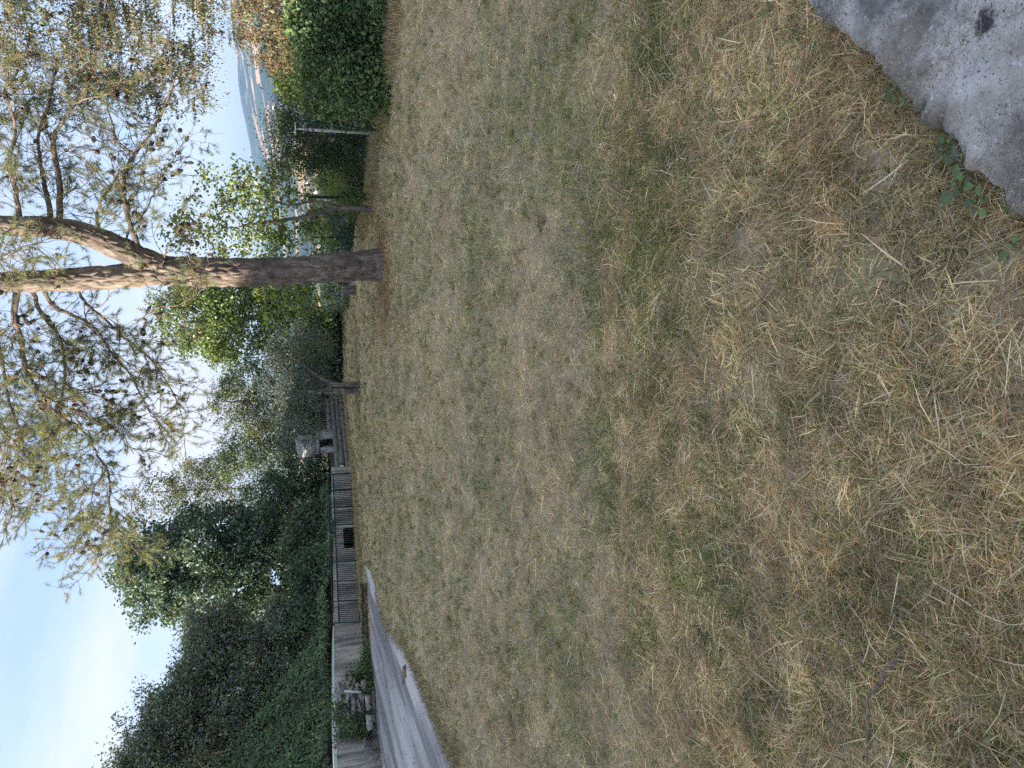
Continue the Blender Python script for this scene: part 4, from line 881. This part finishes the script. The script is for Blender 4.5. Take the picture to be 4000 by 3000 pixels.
bg_ = Acc(); n = 5200; i_ = rng.uniform(62, 96, n); j_ = rng.normal(13.5, 1.6, n).clip(8, 20); p = bv[i_.astype(int), j_.astype(int)]+rng.normal(0, .18, (n, 3))*np.array([1, 1, .2])+EZ*.7
d = nrm(np.c_[rng.normal(0, .35, (n, 2)), np.ones(n)]); sd = nrm(np.cross(d, p-CAM))*.008; tip = p+d*rng.uniform(.3, .9, n)[:, None]; kk = np.arange(n)*3
bg_.add(np.stack([p-sd, p+sd, tip], 1).reshape(-1, 3), None, np.stack([kk, kk+1, kk+2], 1), np.repeat(pick(STRAW, [1, 1, 1, .6], n), 3, 0))
tag(bg_.build('bank_grass', M_GRASS), 'tall dry grass along the top of the bank below the hazy trees', 'grass', kind='stuff')

# ------------------------------------------------------------------ right side: conifer, hedge, shrubs
b = np.array([8.6, 14.6, gz(8.6, 14.6)])
CED = [(.20, .23, .13), (.26, .27, .16), (.15, .18, .10), (.34, .20, .10), (.24, .145, .08)]
tree('cedar_tree', 'tall drooping conifer speckled with small brown cones at the right picture edge', 'tree', b, [b, b+EZ*2, b+np.array([.1, .1, 5]), b+np.array([.2, 0, 9])],
     [(2830, 180, 190, 230, 14.6, 1.3), (2760, 500, 150, 210, 14.6, 1.2), (2920, 560, 140, 230, 14.4, 1.2), (2640, 650, 80, 130, 14.8, .8), (2720, 760, 70, 60, 14.8, .6), (3010, 850, 130, 150, 14.4, 1.0), (2650, 300, 90, 160, 14.6, .8), (2570, 560, 45, 100, 14.8, .4), (2900, -100, 250, 160, 14.6, 1.4), (3090, 400, 120, 400, 14.6, 1.3)],
     560, 80, .20, .048, CED, [3, 2.8, 2, 1.5, .8], M_CONIF, tr=(.2, .05), asp=.5, droop=.7, br_r=.010)
b = np.array([7.3, 15.5, gz(7.3, 15.5)])
tree('dry_conifer', 'low sunlit brownish conifer above the right hedge', 'tree', b, [b, b+EZ*1., b+EZ*2.2, b+EZ*2.9], [(2900, 1010, 130, 90, 15, .8), (2800, 1090, 90, 70, 15.2, .7), (3000, 1080, 100, 120, 15, .8)],
     200, 60, .2, .05, CED+[(.34, .22, .10)], [2, 2.4, 1.5, 2.4, 1.2, 2], M_CONIF, tr=(.08, .03), asp=.45, droop=.3, br_r=.008)
HG = [(.115, .185, .07), (.155, .23, .08), (.085, .14, .058), (.23, .28, .10)]
def bush(name, label, lobes, ncl, nlf, clr, ls, pal, w, mat, asp=.6, cat='shrub', **kw):
    u, v, ru, rv, y = lobes[0][:5]; p = PY(u, v, y); b = np.array([p[0], p[1], gz(p[0], p[1])])
    return tree(name, label, cat, b, [b-EZ*.05, b*.6+p*.4, b*.25+p*.75, p+EZ*rv*y/F*.5], lobes, ncl, nlf, clr, ls, pal, w, mat, tr=(.05, .02), asp=asp, br_r=.006, **kw)
def hedge_lobes(n):
    out = [(2880, 1330, 110, 150, 12.9, .4)]
    for k_ in range(n):
        u = rng.uniform(2620, 3080); top_ = 1085+90*vnoise(u/60., 0, 5)+40*vnoise(u/22., 3, 6)+max(0, (2760-u))*.75
        v = rng.uniform(top_+20, 1520); y = 12.6+(2900-u)*.0022+rng.normal(0, .22)-.25*(v-1300)/250; out.append((u, v, rng.uniform(28, 70), rng.uniform(28, 65), y, rng.uniform(.18, .4)))
    return out
bush('hedge_bush', 'large dark leafy hedge bush growing over the fence at the right edge', hedge_lobes(60), 620, 44, .20, .075, HG, [3, 3, 2.5, 1.2], M_LEAFD, asp=.62)
bush('hedge_bush', 'mid green leafy bush right of the white post, lower than its neighbour', [(2650, 1380, 80, 110, 14, .5), (2620, 1270, 70, 80, 14.4, .5), (2700, 1240, 80, 90, 14.2, .5)], 220, 46, .22, .07, HG+[(.12, .16, .045)], [3, 3, 2, 1.5, 1], M_LEAF, asp=.65)
bush('lime_tree', 'bright yellow-green sunlit tree top above the hedge', [(2690, 1135, 60, 55, 18.5, .5), (2740, 1170, 50, 50, 18.5, .4), (2650, 1180, 40, 50, 18.5, .4)], 130, 46, .24, .085, [(.24, .30, .05), (.18, .25, .05), (.30, .34, .08)], [1, 1, .6], M_LEAF, cat='tree')
bush('juniper', 'dark dense evergreen behind the white post', [(2470, 1230, 100, 170, 17, .8), (2400, 1180, 70, 120, 17.2, .7), (2550, 1180, 80, 110, 17.2, .7), (2440, 1370, 120, 110, 16.8, .7), (2540, 1370, 90, 110, 16.9, .7), (2500, 1080, 60, 60, 17.2, .5), (2370, 1090, 40, 60, 17.4, .4)],
     420, 55, .24, .06, [(.08, .115, .05), (.11, .15, .065), (.06, .09, .04), (.17, .18, .07)], [3, 3, 2, .8], M_CONIF, asp=.38, droop=.1)
for i, (u, v, ru, rv, y, lab, pal) in enumerate([(2320, 1360, 80, 70, 21, 'sunlit yellow-green bush seen through the wire fence', [(.17, .20, .05), (.12, .16, .04), (.24, .25, .08)]), (2280, 1300, 60, 60, 24, 'pale green bush beyond the wire fence, behind the sunlit one', [(.13, .17, .05), (.19, .22, .07)]),
        (2380, 1420, 60, 45, 19, 'low dark bush at the foot of the wire fence', DK), (2120, 1350, 80, 60, 24, 'dull blue-green bush beyond the fence, right of the pine', [(.05, .085, .05), (.075, .11, .06)]), (2040, 1340, 60, 70, 25, 'dark green bush beyond the fence, close beside the pine', DK), (1880, 1330, 70, 60, 27, 'dark bush beyond the cut stump', DK), (2385, 1240, 55, 110, 23, 'tall pale green bush beyond the fence, left of the dark evergreen', [(.14, .18, .07), (.10, .14, .055), (.20, .22, .09)]), (2120, 1260, 70, 60, 27, 'hazy green bush crown beyond the fence, right beside the pine trunk', [(.12, .17, .08), (.17, .21, .09)]), (2265, 1370, 70, 60, 19.5, 'lit grassy bush behind the fence wire near the fruit tree', [(.22, .24, .08), (.15, .19, .06)]), (2200, 1400, 50, 45, 21, 'small leafy bush between fence post and fruit tree', [(.10, .14, .045), (.07, .10, .04)])]):
    bush('fence_bush', lab, [(u, v, ru, rv, y, .8), (u+ru*.5, v+rv*.4, ru*.6, rv*.6, y, .6), (u-ru*.5, v+rv*.5, ru*.6, rv*.5, y-.2, .6)], 90, 50, .26, .075, pal, np.ones(len(pal)), M_LEAF, group='bushes beyond the wire fence')

# ------------------------------------------------------------------ wire fence
fence = thing('wire_fence', 'green chain-link fence along the right side of the lawn', 'fence', (*FA, gz(*FA)))
fdir = (FB-FA)/np.linalg.norm(FB-FA); Lf = np.linalg.norm(FB-FA)+2.5; F0 = FA-fdir*1.5; Hf = 1.45
fw_ = Acc(); st = .085; P_ = []
for sgn in (1, -1):
    for k_ in np.arange(-Hf if sgn > 0 else 0, Lf if sgn > 0 else Lf+Hf, st):
        s_a, s_b = k_, k_+sgn*Hf; za, zb2 = 0., Hf
        lo, hi = (s_a, s_b) if sgn > 0 else (s_b, s_a)
        t0_, t1_ = 0., 1.
        if sgn > 0:
            if s_a < 0: t0_ = -s_a/Hf
            if s_b > Lf: t1_ = (Lf-s_a)/Hf
        else:
            if s_a > Lf: t0_ = (s_a-Lf)/Hf
            if s_b < 0: t1_ = s_a/Hf
        if t1_-t0_ < .03: continue
        q = []
        for t in (t0_, (t0_+t1_)/2, t1_):
            s_ = s_a+(s_b-s_a)*t; xy = F0+fdir*s_; q.append([xy[0]+.004*sgn, xy[1], gz(*xy)+.04+Hf*t])
        P_.append(q)
P_ = np.array(P_); v_, q_ = tubes(P_, np.full(P_.shape[:2], .0015), 3); mk('mesh', v_, q_, M_GREENMETAL, fence, kind='stuff')
for h in (.06, .75, 1.48):
    ws = np.array([[*(F0+fdir*s_), gz(*(F0+fdir*s_))+h] for s_ in np.linspace(0, Lf, 20)]); v_, q_ = tubes(ws, np.full(20, .003), 4); mk('tension_wire', v_, q_, M_GREENMETAL, fence)
for pl, r in (([G(2230, 1455), PY(2228, 1330, 16.87), PY(2232, 1203, 16.87)], .034), ([G(2074, 1406), PY(2072, 1212, 20.8)], .03), ([G(2490, 1486), PY(2508, 1330, 14.6), PY(2527, 1168, 14.6)], .033)):
    P2_ = catmull(np.array(pl), 8); P2_[0, 2] -= .1; v_, q_, t_3 = tube_capped(P2_, np.full(8, r), 8); mk('post', v_, [q_, t_3], M_GREENMETAL, fence, smooth_=False)
# ivy up the middle post
p0_ = G(2230, 1455); n = 900; hh = rng.random(n)**1.4*.75; pp = np.stack([p0_[0]+rng.normal(0, .05, n), p0_[1]+rng.normal(0, .05, n), p0_[2]+hh], 1)
v_, t_ = leaves(pp, rand_dirs(n), nrm(rand_dirs(n)+np.array([0, -1, 0])), np.full(n, .045), np.full(n, .038)); tag(mk('post_ivy', v_, t_, M_LEAFD, col=np.repeat(pick(HG, [1, 1, 1, .4], n), 4, 0)), 'dark ivy climbing the fence post beside the fruit tree', 'ivy', kind='stuff')
# white post with a flat plate on top
wb = G(2478, 1474); yw = wb[1]; wp = thing('white_post', 'white metal post with a flat T-shaped plate on top by the fence', 'post', tuple(wb))
top1 = PY(2493, 1218, yw); top2 = PY(2497, 1156, yw); v_, q_, t_3 = tube_capped([wb-EZ*.1, (wb+top1)/2, top1], [.029, .029, .029], 12); mk('pole', v_, [q_, t_3], M_WHITEPL, wp, smooth_=False)
v_, q_, t_3 = tube_capped([top1-EZ*.03, top1+EZ*.05], [.035, .035], 12); mk('collar', v_, [q_, t_3], M_GALV, wp)
v_, q_, t_3 = tube_capped([top1+EZ*.05, top2], [.030, .014], 6); mk('neck', v_, [q_, t_3], M_WHITEPL, wp)
mk('plate', box(top2+EZ*.012, RC, np.cross(EZ, RC), EZ, .115, .06, .014), BOXQ, M_WHITEPL, wp)
# cut stump behind the pine
sb = G(1868, 1392); v_, q_, t_3 = tube_capped([sb-EZ*.1, sb+EZ*.05, sb+EZ*.3, sb+EZ*.47+EX*.02], [.2, .175, .15, .15], 16)
v_[:-2] += rng.normal(0, .01, (len(v_)-2, 3)); tag(mk('tree_stump', v_, [q_, t_3], M_BARK), 'short cut tree stump behind the pine trunk', 'stump')

# ------------------------------------------------------------------ clutter along the wall
def log(u0, v0, u1, v1, y0, y1, r, lab, mat=M_LOG, bend=.015):
    a = PY(u0, v0, y0); b_ = PY(u1, v1, y1); P4 = catmull(np.array([a, (a+b_)/2+rng.normal(0, bend, 3), b_]), 7)
    v_, q_, t_3 = tube_capped(P4, r*(1+rng.normal(0, .06, 7)), 9); n_ = len(v_); v_[:-2] += rng.normal(0, r*.05, (n_-2, 3))
    o = mk('log', v_, [q_, t_3], mat); o.data.materials.append(M_LOGEND)
    for pf in o.data.polygons[len(q_):]: pf.material_index = 1
    return tag(o, lab, 'log', 'logs in the woodpile')
yl = 21.2
LOGS = [(372, 1347, 366, 1349, yl-.15, yl+.4, .07, 'topmost dark round log end of the woodpile, nearest the railing'), (352, 1350, 348, 1352, yl-.1, yl+.4, .06, 'round log end just below the topmost on the woodpile'), (350, 1368, 345, 1370, yl-.15, yl+.4, .065, 'round pale log end at the middle right of the woodpile'),
        (334, 1362, 330, 1363, yl-.2, yl+.3, .07, 'pale-faced log end at the heart of the woodpile'), (368, 1366, 365, 1366, yl-.1, yl+.3, .045, 'thin log end at the right side of the woodpile'), (335, 1318, 303, 1329, yl+.1, yl+.15, .055, 'short whitish log lying high on the woodpile'), (340, 1335, 300, 1346, yl+.2, yl+.25, .06, 'dark log under the short whitish one'),
        (292, 1312, 262, 1322, yl+.2, yl+.2, .06, 'brown log at the top left of the woodpile'), (288, 1325, 266, 1330, yl, yl+.1, .05, 'stubby log at the left of the woodpile top'), (318, 1375, 300, 1372, yl-.2, yl+.1, .05, 'small grey log above the upright stick'),
        (293, 1362, 200, 1368, yl-.2, yl-.1, .06, 'long grey log, upper of the long ones in the woodpile'), (290, 1378, 205, 1382, yl-.3, yl-.2, .065, 'long grey log, middle of the long ones in the woodpile'), (292, 1390, 212, 1392, yl-.25, yl-.15, .05, 'long grey log, lower of the long ones in the woodpile'),
        (286, 1413, 213, 1416, yl-.5, yl-.4, .075, 'thick cracked log lying lowest in front of the woodpile'), (300, 1406, 250, 1398, yl-.35, yl-.3, .04, 'thin slanting log under the long ones'), (206, 1442, 150, 1448, yl-1.2, yl-1.3, .085, 'weathered thick log by the metal sheet'), (330, 1395, 285, 1402, yl-.2, yl-.1, .06, 'dark log half hidden in the ivy under the woodpile'),
        (340, 1418, 300, 1424, yl-.3, yl-.2, .07, 'dark rotten log on the ground at the woodpile foot'), (282, 1436, 230, 1440, yl-.6, yl-.5, .08, 'dark broken log at the road edge below the woodpile'), (345, 1382, 318, 1386, yl-.1, yl, .055, 'grey split log under the round ends')]
for l in LOGS: log(*l)
a = PY(300, 1345, yl-.45); b_ = PY(296, 1412, yl-.55); v_, q_, t_3 = tube_capped([a, (a+b_)/2, b_], [.028, .03, .034], 8); tag(mk('pale_stick', v_, [q_, t_3], M_WHITEPL), 'whitish bare stick standing upright against the woodpile', 'stick')
# wire coils
cr_ = Acc()
for i in range(7):
    t = np.linspace(0, 2*math.pi, 26); cx = PY(238+rng.normal(0, 6), 1385+rng.normal(0, 4), yl-.45); rr1 = rng.uniform(.22, .34); cr_pts = cx+np.outer(np.cos(t), EX)*rr1*1.2+np.outer(np.sin(t), EZ)*rr1*.6+np.outer(np.sin(t), EY)*.12+rng.normal(0, .006, (26, 3))
    v_, q_ = tubes(cr_pts, np.full(26, .007), 4); cr_.add(v_, q_)
tag(cr_.build('cable_coil', M_DARKMETAL), 'tangled coil of old cable hanging over the woodpile', 'cable')
# ribbed metal sheet leaning on the wall
A1, D1_ = PY(113, 1416, 19.75), PY(17, 1428, 18.9); B1, C1 = G(140, 1452), G(50, 1484); B1[2] += .03; C1[2] += .03
ns, nw_ = 49, 7; S_, W_ = np.meshgrid(np.linspace(0, 1, ns), np.linspace(0, 1, nw_), indexing='ij')
top = A1[None, None]*(1-W_[..., None])+D1_[None, None]*W_[..., None]; bot = B1[None, None]*(1-W_[..., None])+C1[None, None]*W_[..., None]
g_ = top*(1-S_[..., None])+bot*S_[..., None]; nv_ = nrm(np.cross(C1-B1, A1-B1)); ph = (S_*3.2) % 1; rib = np.clip(1-np.abs(ph-.5)/.09, 0, 1)
if nv_[1] > 0: nv_ = -nv_
g_ = g_+nv_*(rib*.045)[..., None]; ii = np.arange(ns*nw_).reshape(ns, nw_); q_ = np.stack([ii[:-1, :-1], ii[1:, :-1], ii[1:, 1:], ii[:-1, 1:]], -1).reshape(-1, 4)
g2 = g_-nv_*.006; vv = np.vstack([g_.reshape(-1, 3), g2.reshape(-1, 3)]); o = mk('metal_sheet', vv, np.vstack([q_, q_[:, ::-1]+ns*nw_]), M_SHEET); tag(o, 'pale ribbed metal sheet leaning against the wall beside the driveway', 'metal sheet')
# roll of old wire netting along the road edge
ra, rb = G(715, 1437), G(345, 1452); n_ = 90; Pn = []
axis = rb-ra; L_ = np.linalg.norm(axis); ax = axis/L_; sd = np.cross(ax, EZ); R0 = .12
for sgn in (1, -1):
    for k_ in range(14):
        t = np.linspace(0, 1, 120); th = sgn*t*2*math.pi*L_/.55+k_*2*math.pi/14; rad_ = R0*(1+.25*np.sin(t*23+k_*.3))
        Pn.append(ra+np.outer(t, axis)+np.outer(np.cos(th)*rad_*1.2, sd)+np.outer(np.sin(th)*rad_*.8+R0*.85, EZ)+np.array([0, .25, .0]))
Pn = np.array(Pn); v_, q_ = tubes(Pn, np.full(Pn.shape[:2], .005), 3); tag(mk('wire_netting', v_, q_, M_DARKMETAL), 'rolled rusty wire netting lying at the wall foot along the driveway', 'netting')
hp = np.array([PY(727, 1411, 25.6), PY(700, 1409, 25.3), PY(670, 1410, 25.0), PY(651, 1418, 24.8), PY(645, 1426, 24.6)]); v_, q_, t_3 = tube_capped(catmull(hp, 16), np.full(16, .02), 7); tag(mk('white_hose', v_, [q_, t_3], M_WHITEPL), 'bent piece of white hose at the foot of the railing', 'hose')
# broken tile and stone on the driveway
g_ = G(345, 1592); th = np.linspace(0, math.pi*.8, 8); sec = np.stack([np.cos(th)*.10, np.zeros(8), np.sin(th)*.07], 1); V = []
for s_ in (0, 1):
    for r_ in (1, .8):
        V += [g_+np.array([p_[0]*r_*.6+s_*.20, p_[1]+s_*.07, p_[2]*r_+.01]) for p_ in sec]
V = np.array(V); q_ = []
for i in range(7): q_ += [[i, i+1, 17+i, 16+i], [8+i, 24+i, 25+i, 9+i], [i, 8+i, 9+i, i+1], [16+i, 17+i, 25+i, 24+i]]
q_ += [[0, 16, 24, 8], [7, 15, 31, 23]]
tag(mk('broken_tile', V, np.array(q_), M_TERRA), 'broken terracotta roof tile lying on the driveway', 'tile')
v_, q_, t_3 = rock(G(352, 1578)+EZ*.03, (.13, .05, .04), 9); tag(mk('pale_stone', v_, [np.array(q_), np.array(t_3)], M_STONE), 'pale long stone beside the broken tile on the driveway', 'stone')
v_, q_, t_3 = rock(G(552, 1543)+EZ*.02, (.05, .04, .03), 12); tag(mk('white_pebble', v_, [np.array(q_), np.array(t_3)], M_WHITEPL), 'small white scrap at the driveway and grass edge', 'scrap')
for i, (u, v, s_, lab) in enumerate([(285, 1648, .05, 'dark lump of dirt on the driveway edge by the grass'), (320, 1634, .035, 'small brown clod near the grass edge of the driveway'), (270, 1655, .04, 'leafy brown clod at the grass edge, nearest the camera')]):
    v_, q_, t_3 = rock(G(u, v)+EZ*s_*.4, (s_, s_, s_*.6), 20+i); tag(mk('clod', v_, [np.array(q_), np.array(t_3)], M_LOG), lab, 'clod', 'clods on the driveway')
# dead leaves strewn over the driveway
fu = rng.uniform(0, 1, 120); fk = rng.uniform(.25, 1, 120); i0 = (fu*118).astype(int); pl_ = ROAD_L[i0]*(1-fk[:, None])+ROAD_W[i0]*fk[:, None]; pl_[:, 2] = ground_z(pl_[:, 0], pl_[:, 1])+.045
v_, t_ = leaves(pl_, nrm(np.c_[rng.normal(size=(120, 2)), np.zeros(120)]), np.tile(EZ, (120, 1)), rng.uniform(.04, .10, 120), rng.uniform(.03, .06, 120)); tag(mk('dead_leaves', v_, t_, M_LEAFD, col=np.repeat(pick([(.05, .04, .03), (.09, .065, .04)], [1, 1], 120), 4, 0)), 'small dark dead leaves strewn over the driveway', 'leaves', kind='stuff')
tp_ = [G(90, 1487), G(115, 1489), G(60, 1500), G(30, 1508)]; tp_ = np.array([G(150, 1487), G(110, 1492), G(60, 1500), G(22, 1508)]); tp_[:, 2] += .06; v_, q_, t_3 = tube_capped(catmull(tp_, 14)+rng.normal(0, .012, (14, 3)), np.linspace(.006, .016, 14), 5); tag(mk('dry_twig', v_, [q_, t_3], M_LOG), 'thin dry twig lying on the driveway near the metal sheet', 'twig')
# ivy hanging on the wall and over the wood pile
n = 7500; cu_ = rng.choice(6, n, p=[.15, .2, .2, .11, .2, .14]); cc_ = np.array([(225, 1330, 21.8), (165, 1405, 21.0), (350, 1410, 21.6), (120, 1345, 21.2), (250, 1425, 21.0), (400, 1425, 22.2)])
sd_ = np.array([(38, 30), (30, 26), (28, 30), (40, 22), (40, 12), (40, 12)])
pp = np.array([PY(cc_[k_][0]+rng.normal(0, sd_[k_][0]), cc_[k_][1]+rng.normal(0, sd_[k_][1]), cc_[k_][2]+rng.normal(0, .12)) for k_ in cu_]); pp[:, 2] = np.maximum(pp[:, 2], ground_z(pp[:, 0], pp[:, 1])+.02)
v_, t_ = leaves(pp, nrm(rand_dirs(n)+np.array([.3, 0, -.8])), nrm(rand_dirs(n)+np.array([.7, -.6, .4])), rng.uniform(.04, .08, n), rng.uniform(.035, .065, n)); tag(mk('wall_ivy', v_, t_, M_LEAFD, col=np.repeat(pick(HG, [1, 1, 1.4, .5], n), 4, 0)), 'dark ivy trailing down the wall around the woodpile', 'ivy', kind='stuff')

# ------------------------------------------------------------------ foreground: stick and weeds by the slab
st_ = np.array([plane_at(u, v, .017) for u, v in ((428, 3515), (400, 3475), (330, 3430), (247, 3391), (150, 3388), (36, 3391))]); v_, q_, t_3 = tube_capped(catmull(st_, 22)+rng.normal(0, .003, (22, 3)), np.linspace(.0075, .003, 22)*rng.uniform(.8, 1.25, 22), 7)
tag(mk('fallen_stick', v_, [q_, t_3], M_STICK), 'crooked dark stick lying in the dry grass at the left', 'stick')
def weed(u, v, n, L, lab, up=.5):
    p = plane_at(u, v, .02); root = thing('weed', lab, 'plant', tuple(p), 'weeds along the slab edge'); a = Acc()
    for i in range(n):
        an = i*2.4+rng.uniform(-.4, .4); d = np.array([math.cos(an), math.sin(an), up*rng.uniform(.5, 1.5)]); d /= np.linalg.norm(d); l_ = L*rng.uniform(.35, .95); sdv = nrm(np.cross(d, EZ)); nv = np.cross(sdv, d)
        stem = l_*.5; sv_, sq_ = tubes(np.array([p, p+d*stem*.6, p+d*stem]), np.array([.0014, .0012, .001]), 4)
        lf = Acc(); ts = np.linspace(0, 1, 7); wd = np.sin(ts**.8*math.pi)*l_*.30; mid = p+d*(stem+l_*ts)[:, None]-EZ*(ts**2*l_*.25)[:, None]
        V = np.stack([mid-sdv*wd[:, None]+nv*wd[:, None]*.25, mid, mid+sdv*wd[:, None]+nv*wd[:, None]*.25], 1).reshape(-1, 3); q = []
        for k_ in range(6): q += [[k_*3, k_*3+1, k_*3+4, k_*3+3], [k_*3+1, k_*3+2, k_*3+5, k_*3+4]]
        c_ = pick([(.12, .19, .055), (.15, .23, .07), (.09, .15, .05)], [1, 1, 1], 1)[0]
        lf.add(sv_, sq_, None, c_*.9); lf.add(V, np.array(q), None, c_); lf.build('leaf', M_LEAF, root)
for w_ in [(2640, 3500, 7, .030, 'green broad-leaved weed at the slab edge, farthest of the large ones'), (2600, 3540, 5, .024, 'small weed tucked under the slab rim'), (2420, 3700, 9, .040, 'leafy weed halfway along the slab edge'), (2360, 3745, 7, .038, 'spreading weed just nearer than the leafy one on the slab edge'),
           (2270, 3750, 8, .045, 'large-leaved weed in the grass beside the slab'), (2210, 3830, 7, .045, 'pointed-leaved weed low along the slab edge'), (2200, 3960, 6, .04, 'weed nearest the camera against the slab'), (2030, 3970, 5, .035, 'small weed in the grass nearest the camera'), (2830, 3185, 5, .02, 'tiny weed by the far end of the slab edge'), (2960, 3010, 8, .03, 'low green weed at the far right beyond the slab')]: weed(*w_)

# ------------------------------------------------------------------ houses in the valley
def valley(u, r):
    d = ray(u, 1230); k_ = math.hypot(d[0], d[1]); x, y = d[0]/k_*r, d[1]/k_*r; return np.array([x, y, gz(x, y)])
H_ = [(2165, 1500, 11, 'white house farthest left of the valley houses'), (2190, 1380, 14, 'cream house beside the leftmost valley house'), (2225, 1600, 10, 'small pale house between two larger valley houses'), (2262, 1450, 16, 'long white building in the valley'), (2290, 1750, 12, 'pale house behind the long white building'), (2325, 1400, 18, 'large low white shed in the valley'),
      (2352, 1600, 12, 'cream house right of the low white shed'), (2130, 1700, 12, 'white house seen between the fruit tree leaves'), (2045, 1350, 13, 'pale house beside the pine trunk in the valley'), (2010, 1500, 11, 'small house just right of the pine trunk'), (2570, 3000, 18, 'lone white farmhouse on the hillside'), (2660, 2600, 16, 'white farmhouse between the hillside fields')]
for i, (u, r, w_, lab) in enumerate(H_):
    p = valley(u, r); t = thing('valley_house', lab, 'house', tuple(p), 'houses in the valley'); a = rng.uniform(-.6, .6); ax = np.array([math.cos(a), math.sin(a), 0]); ay = np.array([-math.sin(a), math.cos(a), 0]); h = 6 if w_ < 15 else 5
    mk('wall', box(p+EZ*(h/2-1), ax, ay, EZ, w_/2, 4.5, h/2+1), BOXQ, M_PLASTER, t)
    e = [p+ax*sx*(w_/2+.4)+ay*sy*5+EZ*(h+.05) for sx, sy in ((-1, -1), (1, -1), (1, 1), (-1, 1))]; rd = [p+ax*sx*(w_/2+.4)+EZ*(h+2.0) for sx in (-1, 1)]
    mk('roof', np.array(e+rd), [np.array([[0, 1, 5, 4], [2, 3, 4, 5], [0, 3, 2, 1]]), np.array([[0, 4, 3], [1, 2, 5]])], M_ROOF, t)
    for k_ in (-.28, .0, .28): mk('window', box(p+ax*k_*w_+ay*(-4.55)+EZ*h*.55, ax, ay, EZ, .6, .05, .8), BOXQ, M_PANE, t)

# ------------------------------------------------------------------ haze
hm, hnt, hout = newmat('haze_air'); pv = hnt.nodes.new('ShaderNodeVolumePrincipled'); pv.inputs['Color'].default_value = (.40, .62, 1.0, 1); pv.inputs['Density'].default_value = 1.25e-4; pv.inputs['Anisotropy'].default_value = .3
hnt.links.new(pv.outputs[0], hout.inputs['Volume'])
zmin = float(gv[..., 2].min())-1.5; zmax = max(float(gv[..., 2].max()), 12)+4
mk('haze', box((0, 0, (zmin+zmax)/2), EX, EY, EZ, 6600, 6600, (zmax-zmin)/2), BOXQ, hm, kind='stuff')
